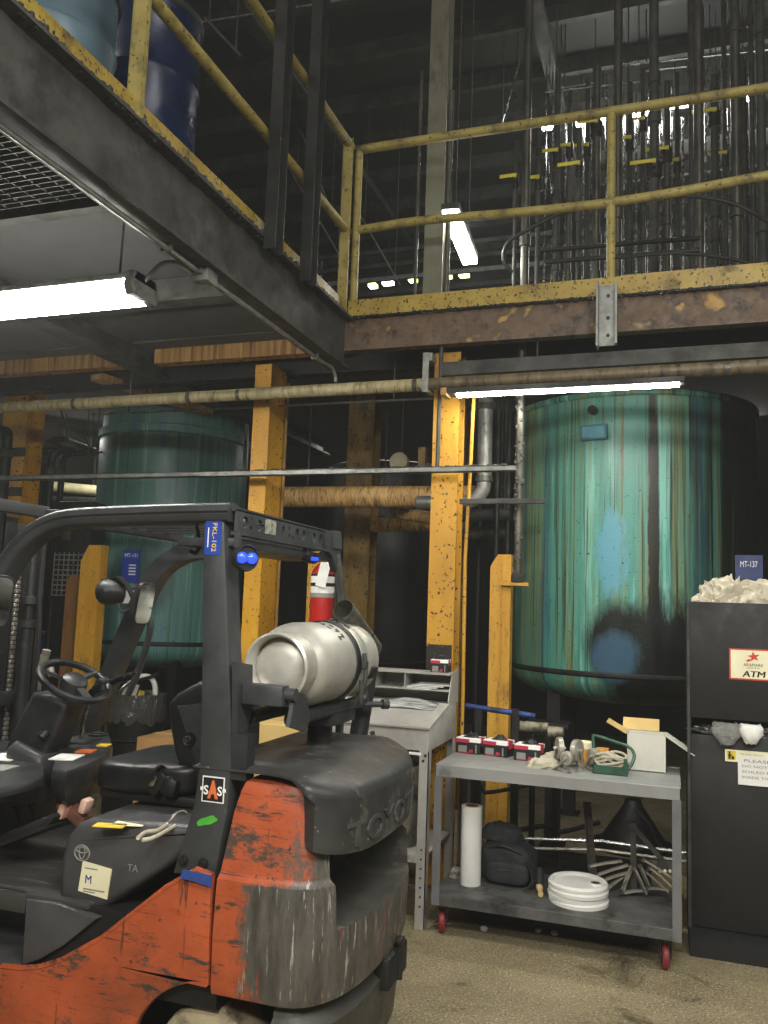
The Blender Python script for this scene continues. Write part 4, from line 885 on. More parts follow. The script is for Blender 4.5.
# ---- rags and casters
b = BM(); heap(b, (-.665, 4.80, CT), (.10, .07, .05), 3, 5, .30, 1.5); tag(obj('rag', b, RAG), 'off-white crumpled rag on the cart top in front of the third glove box', 'rag')
b = BM(); heap(b, (-.60, 4.93, CT), (.12, .07, .07), 5, 5, .30, 1.5); tag(obj('rag', b, RAG), 'off-white rag behind the loose casters on the cart', 'rag')
def loose_caster(x, y, z, rz, rx, label, R=.05):
    t = thing('loose_caster', label, 'caster', (x, y, z), 'loose metal casters on the cart')
    rt = Matrix.Rotation(rz, 3, 'Z') @ Matrix.Rotation(rx, 3, 'X')
    b = BM(); c = V(x, y, z+R+.045)
    ax = rt @ V(1, 0, 0); u, v = frame_of(ax); prev = None; first = None
    for r_, h in ((.012, -.016), (R*.7, -.014), (R*.72, -.017), (R, -.014), (R, .014), (R*.72, .017), (R*.7, .014), (.012, .016)):
        Rg = ring(b, c+ax*h, u, v, r_, 24)
        if prev: bridge(b, prev, Rg)
        else: first = Rg
        prev = Rg
    cap(b, first); cap(b, prev); obj('wheel', b, STEELB, t)
    b = BM()
    for s_ in (-1, 1): tube(b, [c+ax*.024*s_, c+ax*.024*s_+rt@V(0, .01, -.05), c+rt@V(.018*s_, .03, -.082)], .006, 4, sq=(.014, .003))
    cyl(b, c-ax*.034, c+ax*.034, .008, None, 8); obj('fork', b, STEELB, t)
    b = BM(); e0 = c+rt@V(0, .03, -.08); cyl(b, e0, V(x+.02*math.cos(rz), y-.05, z+.012), .009, .009, 10); cyl(b, V(x+.02*math.cos(rz), y-.05, z+.012), V(x+.022, y-.066, z+.012), .014, None, 6); obj('stem', b, STEELB, t)
    return t
loose_caster(-.585, 4.83, CT, .35, .1, 'rusty grey loose caster, largest and leftmost of three on the cart', .060)
loose_caster(-.49, 4.82, CT, -.35, .2, 'rusty grey loose caster, middle of three on the cart', .058)
loose_caster(-.40, 4.84, CT-.01, .9, .3, 'rusty grey loose caster lying by the rope frame on the cart', .042)
loose_caster(-.535, 4.74, CT-.012, 1.3, .5, 'small rusty loose caster in front of the other casters on the cart', .036)
# tape rolls
t = thing('tape_roll', 'cream topped orange tape roll standing behind the loose casters', 'tape', (-.475, 5.06, CT))
b = BM(); hollow(b, (-.475, 5.06, CT), (-.475, 5.06, CT+.115), .062, .012, 32); obj('outer_wrap', b, ORANGE_T, t)
b = BM(); hollow(b, (-.475, 5.06, CT+.085), (-.475, 5.06, CT+.117), .0625, .014, 32); lathe(b, [(0, .11), (.048, .11), (.048, .114), (0, .114)], 24, (-.475, 5.06, CT)); obj('cream_band', b, PAPER, t)
b = BM(); bx(b, -.405, -.335, 5.0, 5.06, CT, CT+.095, .003); tag(obj('orange_carton', b, ORANGE_T), 'small orange carton between the tape roll and the white box', 'box')
# green frame with rope
t = thing('rope_reel_frame', 'green metal frame with a handle and cream rope on the cart', 'reel', (-.30, 4.82, CT))
b = BM(); bx(b, -.40, -.22, 4.75, 4.755, CT, CT+.045); bx(b, -.40, -.395, 4.75, 4.90, CT, CT+.06); bx(b, -.225, -.22, 4.75, 4.90, CT, CT+.05); bx(b, -.40, -.22, 4.75, 4.90, CT, CT+.004); bx(b, -.40, -.22, 4.895, 4.90, CT, CT+.05); bx(b, -.24, -.22, 4.746, 4.752, CT, CT+.09); obj('base_tray', b, GREENP, t)
b = BM(); tube(b, smooth_path([V(-.40, 4.92, CT+.03), V(-.415, 4.95, CT+.15), V(-.40, 4.95, CT+.17), V(-.30, 4.90, CT+.155), V(-.22, 4.85, CT+.14), V(-.19, 4.82, CT+.11), V(-.195, 4.80, CT+.07), V(-.22, 4.78, CT+.03)], 6), .009, 10); obj('handle', b, GREENP, t)
b = BM(); rr = random.Random(4); pts = []
for k in range(5):
    for i in range(14):
        a_ = 2*PI*i/14; pts.append(V(-.31+(.075+.008*math.sin(k*2.1))*math.cos(a_), 4.825+.05*math.sin(a_)+rr.uniform(-.004, .004), CT+.045+k*.012+rr.uniform(-.006, .006)+.012*math.cos(a_*2+k)))
tube(b, smooth_path(pts, 3), .0075, 8); obj('rope', b, RAG, t)
# open white carton
t = thing('open_carton', 'open white carton with tan flaps on the right end of the cart', 'box', (-.135, 5.05, CT))
x0, x1, y0, y1, h = -.235, -.025, 4.955, 5.15, .195
b = BM(); bx(b, x0, x1, y0, y0+.004, CT, CT+h); bx(b, x0, x1, y1-.004, y1, CT, CT+h); bx(b, x0, x0+.004, y0, y1, CT, CT+h); bx(b, x1-.004, x1, y0, y1, CT, CT+h); bx(b, x0, x1, y0, y1, CT, CT+.004); obj('box_body', b, CARDW, t)
b = BM(); box(b, (-.135-.03, y1+.035, CT+h+.03), (.20, .10, .004), Matrix.Rotation(math.radians(35), 3, 'X')); obj('flap', b, CARDT, t)
b = BM(); box(b, (x0-.055, 5.05, CT+h+.028), (.12, .185, .004), Matrix.Rotation(math.radians(28), 3, 'Y')); obj('flap', b, CARDT, t)
b = BM(); box(b, (x1+.072, 5.05, CT+h-.045), (.17, .19, .004), Matrix.Rotation(math.radians(32), 3, 'Y')); obj('flap', b, CARDW, t)
b = BM(); bx(b, x0+.02, x0+.09, y0+.03, y1-.03, CT+.004, CT+h-.02, .004); obj('packing', b, PAPERW, t)
# ---- lower shelf goods
SZ = .225
t = thing('film_roll', 'tall white roll of stretch film standing on the cart lower shelf', 'roll', (-1.07, 4.83, SZ))
b = BM(); hollow(b, (-1.07, 4.83, SZ), (-1.07, 4.83, SZ+.425), .058, .022, 40); obj('film', b, WHITE, t)
b = BM(); hollow(b, (-1.07, 4.83, SZ), (-1.07, 4.83, SZ+.427), .0365, .004, 28); obj('core', b, WOODB, t)
b = BM(); lathe(b, [(0, .416), (.031, .416), (.031, .418), (0, .418)], 20, (-1.07, 4.83, SZ)); obj('core_shadow', b, BLK, t)
def lid(x, y, z, label, ang):
    t = thing('bucket_closure', label, 'lid', (x, y, z), 'white bucket lids')
    R = .158
    b = BM(); lathe(b, [(0, .012), (R*.84, .012), (R*.86, .026), (R*.93, .030), (R*.97, .026), (R, .018), (R*.99, .0), (R*.95, .0), (R*.95, .008), (0, .006)], 64, (x, y, z)); obj('lid_disc', b, WHITE, t)
    px_, py_ = x+R*.58*math.cos(ang), y+R*.58*math.sin(ang)
    b = BM(); hollow(b, (px_, py_, z+.011), (px_, py_, z+.021), .034, .008, 24); obj('spout_ring', b, WHITE, t)
    b = BM(); lathe(b, [(0, .012), (.030, .012), (.029, .020), (0, .022)], 20, (px_, py_, z)); obj('spout_cap', b, SOOT, t)
    return t
for k, lb in enumerate(('bottom white bucket lid of the stack on the cart lower shelf', 'third white bucket lid from the top of the stack on the cart lower shelf', 'second white bucket lid from the top of the stack on the cart lower shelf', 'top white bucket lid with a grey spout cap, on the cart lower shelf')):
    lid(-.475+(.004, -.003, .002, 0)[k], 4.80+(.002, .004, -.003, 0)[k], SZ+k*.0265, lb, .25 if k == 3 else .25+k)
# backpack
t = thing('backpack', 'black backpack slumped behind the film roll on the cart shelf', 'bag', (-.87, 4.98, SZ))
b = BM(); bmesh.ops.create_cube(b, size=1.0); bmesh.ops.subdivide_edges(b, edges=b.edges[:], cuts=14, use_grid_fill=True)
for v in b.verts:
    p = v.co*2; q = V(*[math.copysign(abs(c)**1.0, c) for c in p]); l = (abs(q.x)**4+abs(q.y)**4+abs(q.z)**4)**.25; s_ = q/l
    n_ = noise.noise(q*1.7)*.08+noise.noise(q*5)*.03
    v.co = V(-.885+s_.x*.165*(1+n_)*(1-.18*max(s_.z, 0)), 4.99+s_.y*.12*(1+n_), SZ+.112+s_.z*.112*(1+n_*.5-.12*max(s_.x, 0)))
obj('bag_body', b, CANVAS, t, 60)
b = BM(); bmesh.ops.create_cube(b, size=1.0); bmesh.ops.subdivide_edges(b, edges=b.edges[:], cuts=8, use_grid_fill=True)
for v in b.verts:
    q = v.co*2; l = (abs(q.x)**4+abs(q.y)**4+abs(q.z)**4)**.25; s_ = q/l
    v.co = V(-.87+s_.x*.12, 4.875+s_.y*.035, SZ+.075+s_.z*.06)
obj('front_pocket', b, CANVAS, t, 60)
b = BM(); tube(b, smooth_path([V(-.76, 4.87, SZ+.15), V(-.73, 4.86, SZ+.10), V(-.72, 4.85, SZ+.05), V(-.74, 4.84, SZ+.02)], 6), .01, 6, sq=(.016, .004)); tube(b, smooth_path([V(-1.0, 4.9, SZ+.18), V(-.90, 4.87, SZ+.215), V(-.79, 4.88, SZ+.18)], 6), .008, 6); obj('strap', b, RUB, t)
b = BM(); tube(b, smooth_path([V(-.97, 4.85, SZ+.085), V(-.87, 4.839, SZ+.095), V(-.77, 4.85, SZ+.085)], 6), .004, 6); obj('zipper', b, SOOT, t)
b = BM(); heap(b, (-.93, 5.02, SZ+.222), (.12, .08, .085), 11, 4, .2); tag(obj('black_bundle', b, CANVAS), 'black folded bundle on top of the backpack', 'bundle')
t = thing('paint_brush', 'brush with a black head and pale wooden handle on the cart shelf', 'brush', (-.68, 4.85, SZ))
b = BM(); tube(b, [V(-.70, 4.93, SZ+.10), V(-.695, 4.90, SZ+.06), V(-.69, 4.86, SZ+.025)], [.022, .026, .02], 10); obj('bristle_head', b, RUB, t)
b = BM(); tube(b, smooth_path([V(-.69, 4.86, SZ+.026), V(-.685, 4.845, SZ+.024), V(-.675, 4.80, SZ+.017), V(-.668, 4.765, SZ+.016)], 4), [.02]*4+[.02, .016, .014, .014, .015, .016, .016, .015, .013][:9], 10); obj('handle', b, SKINW, t)
b = BM(); heap(b, (-1.165, 4.93, SZ), (.05, .06, .05), 21, 4); tag(obj('rag', b, M('rag_grey', '#8b887f', .9, 0, '#6d6a62', 7, None, bump=.3)), 'grey rag left of the film roll on the cart shelf', 'rag')
# perforated bar and metal parts
t = thing('perforated_bar', 'upright rusty perforated steel bar behind the bucket lids', 'bar', (-.56, 5.22, SZ))
b = BM(); q = PY(584, 802, 5.1); q2 = PY(591, 868, 5.1); slab(b, V(q2.x, 5.1, SZ), q, .004, .022, V(0, 1, 0)); slab(b, V(q2.x+.02, 5.11, SZ), q+V(.02, .01, 0), .018, .003, V(0, 1, 0)); obj('bar', b, M('rusty_bar', '#4c463c', .6, .4, '#352f27', 12, None, bump=.3), t)
for k in range(7):
    f_ = .12+.12*k; c_ = V(q2.x, 5.1, SZ)*(1-f_)+q*f_; b = BM(); cyl(b, c_+V(.02, -.006, 0), c_+V(.02, .0, 0), .006, None, 8); obj('hole', b, BLK, t)
rr = random.Random(12)
tool_lbl = ['flat steel bar in the fan of scrap metal, uppermost at left', 'flat steel bar in the fan of scrap metal, second at left', 'flat steel bar in the fan of scrap metal, third at left', 'flat steel bar in the fan of scrap metal, lowest at left', 'bent steel bar in the fan of scrap metal, left of the middle', 'bent steel bar in the middle of the fan of scrap metal', 'bent steel bar in the fan of scrap metal, right of the middle', 'flat steel bar in the fan of scrap metal, lowest at right', 'flat steel bar in the fan of scrap metal, second from bottom right', 'flat steel bar in the fan of scrap metal, uppermost at right', 'short steel bar lying across the front of the scrap fan', 'short steel bar lying under the scrap fan at right']
fan = [((590, 866), (622, 861)), ((597, 875), (628, 865)), ((604, 880), (630, 872)), ((606, 890), (626, 874)), ((622, 892), (632, 866)), ((634, 868), (646, 894)), ((640, 866), (650, 890)), ((646, 872), (668, 892)), ((650, 868), (671, 886)), ((644, 860), (672, 878)), ((622, 893), (648, 890)), ((648, 888), (668, 890))]
for i, (a_, c_) in enumerate(fan):
    Ya = 4.93+.02*(i % 4); A_ = PY(*a_, Ya); C_ = PY(*c_, Ya+.05)
    A_.z = max(A_.z, SZ+.014); C_.z = max(C_.z, SZ+.014)
    t = thing('steel_bar', tool_lbl[i], 'metal bar', tuple((A_+C_)/2-V(0, 0, .01)), 'fan of scrap metal bars on the cart shelf')
    b = BM(); mid_ = (A_+C_)/2+V(0, 0, .003); tube(b, [A_, mid_, C_], .01, 6, sq=(.011, .005)); obj('bar', b, STEELB, t)
    b = BM(); cyl(b, A_+V(0, -.008, 0), A_+V(0, .008, 0), .013, None, 12); obj('eye', b, SOOT, t)
t = thing('steel_puller', 'upright dark steel puller with a slanting arm at the right of the cart shelf', 'tool', (-.26, 5.05, SZ))
q = PY(633, 826, 5.03); q2 = PY(634, 866, 5.03)
b = BM(); slab(b, V(q2.x, 5.03, SZ), q+V(0, 0, .02), .016, .006, V(0, 1, 0)); cyl(b, q+V(0, -.02, 0), q+V(0, .02, 0), .022, None, 16); obj('post', b, SOOT, t)
q3 = PY(664, 862, 5.0); b = BM(); slab(b, q, q3, .013, .008, V(0, 1, 0)); obj('arm', b, SOOT, t)
b = BM(); box(b, PY(668, 866, 5.0), (.11, .03, .06), None, .004); obj('jaw', b, SOOT, t)
b = BM()
for k in range(4): cyl(b, PY(660+5*k, 871, 4.98), PY(660+5*k, 871, 5.0), .009, None, 10)
obj('bolt', b, STEELB, t)
# floor scraps under the cart
for i, (x, y) in enumerate(((484, 930), (540, 928), (557, 928))):
    q = PZ(x, y, .0); q.y = min(q.y, 4.90); b = BM(); lathe(b, [(0, 0), (.02, 0), (.022, .012), (.012, .02), (0, .02)], 16, (q.x, q.y, 0)); tag(obj('floor_scrap', b, PAPERW), f'small pale scrap on the floor under the cart, {ORD[i]} from the left', 'scrap', 'scraps under the cart')
b = BM(); bx(b, -1.09, -.12, 4.93, 5.0, 0, .155); bx(b, -1.09, -.12, 5.0, 6.0, .14, .155); tag(obj('plinth', b, BLKS, None, 0), 'low black block on the floor under the cart', 'plinth')  # black block filling the gap below the lower shelf
# behind the cart
t = thing('push_handle', 'blue pipe handle on two dark uprights behind the cart', 'handle', (-1.04, 5.46, 0))
b = BM(); q = PY(460, 705, 5.46); q2 = PY(535, 716, 5.46); cyl(b, q, q2, .018, None, 14); obj('crossbar', b, M('blue_bar', '#2a468c', .4, .1, '#1c2c58', 12, '#14182a', (.5, .62), 14), t)
for px_ in (479, 516):
    q = PY(px_, 709, 5.46); b = BM(); bx(b, q.x-.022, q.x+.022, 5.44, 5.48, 0, q.z); obj('upright', b, DARK, t, 0)
bar('steel_pipe', [PY(512, 838, 5.62), PY(600, 841, 5.62), PY(688, 853, 5.62)], .012, CHROME, 'long bright steel pipe lying behind the cart, upper of two', 'pipe')
bar('steel_pipe', [PY(512, 848, 5.58), PY(600, 850, 5.58), PY(690, 862, 5.58)], .010, STEELB, 'long steel pipe lying behind the cart, lower of two', 'pipe')
bar('bent_hose', smooth_path([PY(470, 760, 5.6), PY(482, 788, 5.6), PY(492, 792, 5.6), PY(540, 783, 5.6), PY(575, 780, 5.6)], 5), .013, RUB, 'black bent hose under the cart top behind the front edge', 'hose')
bar('bent_hose', smooth_path([PY(510, 832, 5.9), PY(545, 826, 5.9), PY(560, 832, 5.9), PY(600, 822, 5.9)], 5), .016, RUB, 'black hose lying low behind the backpack', 'hose')
t = thing('dark_stool', 'dark metal stand legs behind the cart in the middle', 'stand', (-.8, 6.2, 0))
for px_ in (548, 556):
    q = PY(px_, 790, 6.2); b = BM(); bx(b, q.x-.02, q.x+.02, 6.18, 6.22, 0, .95); obj('leg', b, DARK, t, 0)
q = PY(552, 780, 6.2); b = BM(); bx(b, q.x-.18, q.x+.12, 6.1, 6.3, .95, .98); obj('top', b, DARK, t, 0)
t = thing('floor_cone', 'black cone-shaped funnel standing on the floor under the stained tank', 'funnel', (-.33, 7.0, 0))
q = PY(632, 800, 6.7); b = BM(); lathe(b, [(0, 0), (.30, 0), (.30, .02), (.25, .03), (.07, .30), (.06, .34), (0, .34)], 36, (q.x, 6.9, 0.02)); obj('cone', b, BLKS, t)
b = BM(); tube(b, smooth_path([V(q.x+.02, 6.66, .34), V(q.x+.12, 6.6, .26), V(q.x+.2, 6.58, .12), V(q.x+.35, 6.55, .03)], 5), .014, 8); obj('hose', b, RUB, t)
for i, (px_, w, zc, mt, lb) in enumerate(((533, .10, .99, RAG, 'pale grimy pipe end under the stained tank behind the glove boxes'), (556, .05, .97, RAG, 'small pale grimy fitting under the tank behind the loose casters'))):
    q = PY(px_, 730, 5.75); b = BM(); cyl(b, (q.x-w, 5.75, zc), (q.x+w, 5.75, zc), .035, None, 16); pass
    b2 = BM(); cyl(b2, (q.x, 5.75, 0), (q.x, 5.75, zc-.036), .02, None, 10); b2, _o = None, b2
    _o2 = _o; o_ = tag(obj('pipe_stub', b, M('stub_pale%d' % i, '#a39d88', .7, 0, '#6c6756', 14, '#33302a', (.5, .62), 16)), lb, 'pipe stub'); obj('stem', _o2, BLKS, o_)
b = BM(); q = PY(684, 895, 5.35); q2 = PY(692, 905, 5.35); bx(b, .02, .06, 5.3, 5.8, .18, .215); bx(b, .02, .06, 5.3, 5.8, .0, .14); tag(obj('yellow_batten', b, YEL, None, 0), 'yellow battens glimpsed between the cart and the black bin', 'batten')
# ---- desk
DX0, DX1, DY0, DY1 = -2.02, -1.285, 4.66, 5.28
t = thing('shop_desk', 'grey steel standing desk with a sloped top and pigeonholes behind the forklift', 'desk', ((DX0+DX1)/2, 4.97, 0))
b = BM(); prism(b, [(DY0, .955), (DY1, .955), (DY1, 1.17), (DY0+.42, 1.165), (DY0, 1.075)], 'x', DX0, DX1, .004); obj('desk_box', b, DESKG, t)
b = BM(); prism(b, [(DY0-.012, 1.075), (DY0+.43, 1.168), (DY0+.43, 1.178), (DY0-.012, 1.086)], 'x', DX0, DX1+.004, .002); obj('lid', b, DESKG, t)
b = BM(); bx(b, DX0, DX1, 5.10, DY1+.04, 1.345, 1.355); bx(b, DX0, DX1, 5.10, DY1+.04, 1.245, 1.253); bx(b, DX0, DX1, DY1+.036, DY1+.04, 1.17, 1.355)
prism(b, [(5.08, 1.17), (DY1+.04, 1.17), (DY1+.04, 1.38), (5.16, 1.355), (5.08, 1.20)], 'x', DX1-.006, DX1); prism(b, [(5.08, 1.17), (DY1+.04, 1.17), (DY1+.04, 1.36), (5.1, 1.36)], 'x', DX0, DX0+.006)
for x in (-1.78, -1.58): bx(b, x-.003, x+.003, 5.11, DY1+.036, 1.253, 1.345)
obj('pigeonhole_unit', b, DESKG, t, 0)
for x, sx in ((DX0, 1), (DX1, -1)):
    for y, sy in ((DY0, 1), (DY1, -1)):
        b = BM(); a_ = sorted((x, x+.055*sx)); c_ = sorted((y, y+.005*sy)); bx(b, a_[0], a_[1], c_[0], c_[1], 0, .955); a_ = sorted((x, x+.005*sx)); c_ = sorted((y, y+.055*sy)); bx(b, a_[0], a_[1], c_[0], c_[1], 0, .955)
        lg_ = obj('leg', b, DESKG, t, 0)
        if sy > 0:
            b = BM()
            for k in range(7): cyl(b, (x+.028*sx, y-.002, .12+k*.05), (x+.028*sx, y+.001, .12+k*.05), .006, None, 8)
            for k in range(2): cyl(b, (x+.02*sx+.012*k*sx, y-.003, .93-.03*k), (x+.02*sx+.012*k*sx, y+.001, .93-.03*k), .008, None, 8)
            obj('bolt_hole', b, BLK, lg_)
b = BM(); bx(b, DX0+.01, DX1-.01, DY0+.01, DY1-.01, .375, .385); bx(b, DX0+.01, DX1-.01, DY0+.006, DY0+.01, .345, .385); obj('lower_shelf', b, DESKG, t, 0)
b = BM(); bx(b, -1.40, -1.33, DY0-.003, DY0-.0005, .93, .945); obj('label', b, SIGNW, t)
b = BM(); cyl(b, (-1.62, DY0-.02, 1.03), (-1.62, DY0, 1.03), .012, None, 14); obj('lock', b, SOOT, t)
t = thing('bucket', 'grimy grey bucket on the desk lower shelf', 'bucket', (-1.52, 4.86, .385))
b = BM(); lathe(b, [(0, .385), (.115, .385), (.12, .40), (.135, .72), (.142, .73), (.142, .745), (.138, .755), (.138, .83), (.128, .84), (.125, .60), (0, .60)], 36, (-1.52, 4.86, 0)); obj('bucket_body', b, M('bucket_grey', '#8d897c', .55, 0, '#67645a', 6, '#36342e', (.5, .64), 8), t)
b = BM(); lathe(b, [(.137, .66), (.145, .665), (.145, .675), (.137, .68)], 36, (-1.52, 4.86, 0), caps=False); obj('hoop', b, SOOT, t)
glove_box(-1.375, 5.21, 1.355, .05, 'black and red glove box on top of the grey desk', .11, .10, .08)
b = BM()
for k in range(4): box(b, (-1.50+.03*k, 5.17+.012*k, 1.256+.008*k), (.2, .12, .004), Matrix.Rotation(.12*k-.2, 3, 'Z') @ Matrix.Rotation(.06, 3, 'X'))
tag(obj('paper_stack', b, PAPERW, None, 0), 'loose white papers in the right pigeonhole of the desk', 'paper', None)
b = BM(); bx(b, -1.93, -1.81, 5.12, 5.18, 1.253, 1.29, .003); tag(obj('yellow_pad', b, YELT), 'small yellow pad in the left pigeonhole of the desk', 'pad')
b = BM(); n_ = 10; gr = []
for i in range(n_):
    for j in range(5):
        u_, w_ = i/(n_-1), j/4; gr.append(b.verts.new((-1.70+.36*u_, 4.93+.13*w_, 1.075+.212*(4.93+.13*w_-DY0)+.016+.018*math.sin(u_*PI)*(.4+w_))))
for i in range(n_-1):
    for j in range(4): b.faces.new((gr[i*5+j], gr[(i+1)*5+j], gr[(i+1)*5+j+1], gr[i*5+j+1]))
o = obj('newspaper', b, M('newsprint', '#b9b9b4', .7, 0, '#55565a', 9, None, stretch=(1, 6, 1), bump=0)); o.modifiers.new('s', 'SOLIDIFY').thickness = .003; tag(o, 'curled grey printed sheet on the sloped desk top', 'paper')
# ---- rag bin cabinet
KX0, KX1, KY0, KY1 = .085, .95, 4.96, 5.6
t = thing('rag_bin', 'tall black metal rag bin cabinet at the right edge of the picture', 'cabinet', (.5, 5.28, 0))
b = BM(); bx(b, KX0, KX0+.018, KY0, KY1, 0.02, 1.84); bx(b, KX1-.018, KX1, KY0, KY1, .02, 1.84); bx(b, KX0, KX1, KY1-.01, KY1, .02, 1.84); bx(b, KX0, KX1, KY0+.3, KY1, 1.10, 1.13); bx(b, KX0+.018, KX1-.018, KY0+.06, KY0+.07, .10, 1.10); bx(b, KX0+.018, KX1-.018, KY0+.02, KY0+.07, 1.09, 1.12)
obj('cabinet_body', b, BLACKP, t)
b = BM(); bx(b, KX0+.012, KX1-.012, KY0-.006, KY0+.012, 1.215, 1.84, .003); obj('bin_front', b, BLACKP, t)
b = BM(); bx(b, KX0+.012, KX1-.012, KY0+.012, KY0+.024, .13, 1.125, .003); obj('lower_front', b, BLACKP, t)
b = BM(); prism(b, [(KY0-.06, 0), (KY1, 0), (KY1, .1), (KY0+.03, .13), (KY0-.06, .085)], 'x', KX0+.004, KX1); obj('plinth', b, BLACKP, t)
b = BM(); bx(b, KX0-.002, KX0+.012, KY0-.008, KY0, .13, 1.842); obj('edge_trim', b, SOOT, t)
# ARAMARK / ATM sign
s0, s1 = PY(729, 648, KY0-.006), PY(729, 679, KY0-.006)
sw, sh = .27, s0.z-s1.z; scx, scz = s0.x+sw/2, (s0.z+s1.z)/2
b = BM(); bx(b, scx-sw/2, scx+sw/2, KY0-.008, KY0-.006, scz-sh/2, scz+sh/2); sg = obj('sign_border', b, REDT, t, label='cream sign with a red border reading ARAMARK ATM')
b = BM(); bx(b, scx-sw/2+.008, scx+sw/2-.008, KY0-.009, KY0-.0075, scz-sh/2+.008, scz+sh/2-.008); obj('sign_face', b, PAPER, sg)
cxm = scx-.025
b = BM(); sp_ = []
for k in range(10):
    a_ = PI/2+k*PI/5+.15; r_ = .028 if k % 2 == 0 else .0115; sp_.append((cxm+.012+r_*1.15*math.cos(a_), scz+.042+r_*math.sin(a_)))
prism(b, sp_, 'y', KY0-.0105, KY0-.009); obj('star_emblem', b, REDT, sg, 0)
b = BM(); prism(b, [(cxm-.03, scz+.018), (cxm-.01, scz+.03), (cxm+.0, scz+.026), (cxm-.012, scz+.014)], 'y', KY0-.0105, KY0-.009); obj('star_tail', b, REDT, sg, 0)
obj('lettering', text_bm('ARAMARK', .024, (cxm+.01, KY0-.009, scz-.002), FRONT, fit=.098), GREYT if False else BLK, sg)
obj('lettering', text_bm('UNIFORM SERVICES', .008, (cxm+.01, KY0-.009, scz-.018), FRONT, fit=.065), BLK, sg)
bmt = BM()
for dx_ in (-.0016, -.0008, 0, .0008, .0016):
    tb = text_bm('ATM', .046, (cxm+.012+dx_, KY0-.009-abs(dx_)*.02, scz-.050), FRONT, fit=.108)
    for v in tb.verts: v.co.x += (v.co.z-(scz-.05))*.18
    tm_ = D.meshes.new('tmp'); tb.to_mesh(tm_); tb.free(); bmt.from_mesh(tm_); D.meshes.remove(tm_)
obj('lettering', bmt, BLK, sg, 0)
# notice
n0 = PY(725, 749, KY0+.012); n1 = PY(738, 784, KY0+.012)
b = BM(); bx(b, n0.x, n0.x+.32, KY0+.008, KY0+.0118, n0.z-.062, n0.z); sg = obj('sign', b, PAPER, t, label='cream strip with a litter symbol')
b = BM(); x_ = n0.x+.022; zc = n0.z-.03; y_ = KY0+.0075
bx(b, n0.x+.008, n0.x+.052, y_-.0002, y_+.0004, zc-.024, zc+.024); obj('symbol_panel', b, YELT, sg)
b = BM(); lathe(b, [(0, -.0006), (.0055, -.0006), (.0055, .0006), (0, .0006)], 14, (x_, y_-.0006, zc+.016), 'y'); prism(b, [(x_-.006, zc-.02), (x_-.006, zc+.009), (x_+.006, zc+.009), (x_+.016, zc+.0), (x_+.014, zc-.003), (x_+.006, zc+.002), (x_+.006, zc-.02), (x_+.001, zc-.02), (x_, zc-.006), (x_-.001, zc-.02)], 'y', y_-.001, y_); prism(b, [(x_+.010, zc-.02), (x_+.022, zc-.02), (x_+.024, zc-.004), (x_+.008, zc-.004)], 'y', y_-.001, y_); obj('litter_symbol', b, BLK, sg, 0)
obj('lettering', text_bm('TRASH ONLY', .022, (n0.x+.13, KY0+.008, n0.z-.022), FRONT, fit=.11), GREYT, sg)
b = BM(); bx(b, n1.x, n1.x+.26, KY0+.002, KY0+.0058, n1.z, n0.z-.024); sg = obj('handwritten_note', b, PAPERW, t, label='white handwritten note reading PLEASE DO NOT')
HW = M('pencil', '#77736c', .7, 0, '#6a665f', 8, None, bump=0)
for k, (s_, w_, xo) in enumerate((('PLEASE', .13, .03), ('DO NOT PUT', .19, .02), ('SOILED RAGS', .20, .02), ('INSIDE THIS BIN', .20, .02), ('NEW', .05, .17))):
    obj('lettering', text_bm(s_, .022-(.004 if k else 0), (n1.x+xo+w_/2, KY0+.002, n0.z-.050-.0285*k), FRONT, fit=w_), HW, sg)
# bags squeezed out of the slot
for i, (x, w, z, mt, lb) in enumerate(((.28, .07, 1.10, BAG, 'clear plastic bag hanging out of the bin slot, left'), (.40, .055, 1.12, PAPERW, 'white scrunched plastic hanging out of the bin slot, right'))):
    b = BM(); rings = []
    for k in range(9):
        f_ = k/8; zz = 1.20-(.115 if i == 0 else .10)*f_*1.0; rx = w*(.9+.25*math.sin(f_*PI))*(1-.55*f_**2); ry = .018+.02*math.sin(f_*PI)
        rings.append([V(x+rx*math.cos(2*PI*j/20)*(1+.25*noise.noise(V(j*.8, f_*3, i*9))), KY0-.02+ry*math.sin(2*PI*j/20)+.008*noise.noise(V(j*.9, f_*4, 2)), zz+.012*noise.noise(V(j*.7, f_*2, 4))) for j in range(20)])
    loft(b, rings); tag(obj('plastic_bag', b, mt, None, 60), lb, 'bag')
b = BM(); heap(b, (.5, 5.09, 1.125), (.33, .09, .075), 8, 5); tag(obj('plastic_bag', b, LINER), 'dark crumpled plastic filling the slot of the black bin', 'bag')
# rags heaped on the bin
b = BM(); bx(b, KX0+.03, KX1-.03, KY0+.03, KY1-.03, 1.70, 1.72); obj('inner_floor', b, BLACKP, t)
for i, (x, y, z, sx, sy, sz, sd, lb) in enumerate(((.30, 5.2, 1.79, .17, .15, .19, 1, 'cream rag heaped at the left on top of the black bin'), (.56, 5.22, 1.78, .19, .15, .185, 2, 'cream rag heaped at the right on top of the black bin'), (.43, 5.10, 1.80, .16, .10, .10, 6, 'cream rag in front of the heap on top of the black bin'), (.19, 5.12, 1.81, .09, .07, .05, 9, 'small flat cream rag at the left front of the heap on the black bin'))):
    b = BM(); heap(b, (x, y, z), (sx, sy, sz), sd, 6, .4, 2.4); tag(obj('rag', b, RAG, None, 60), lb, 'rag', 'rags on the black bin')

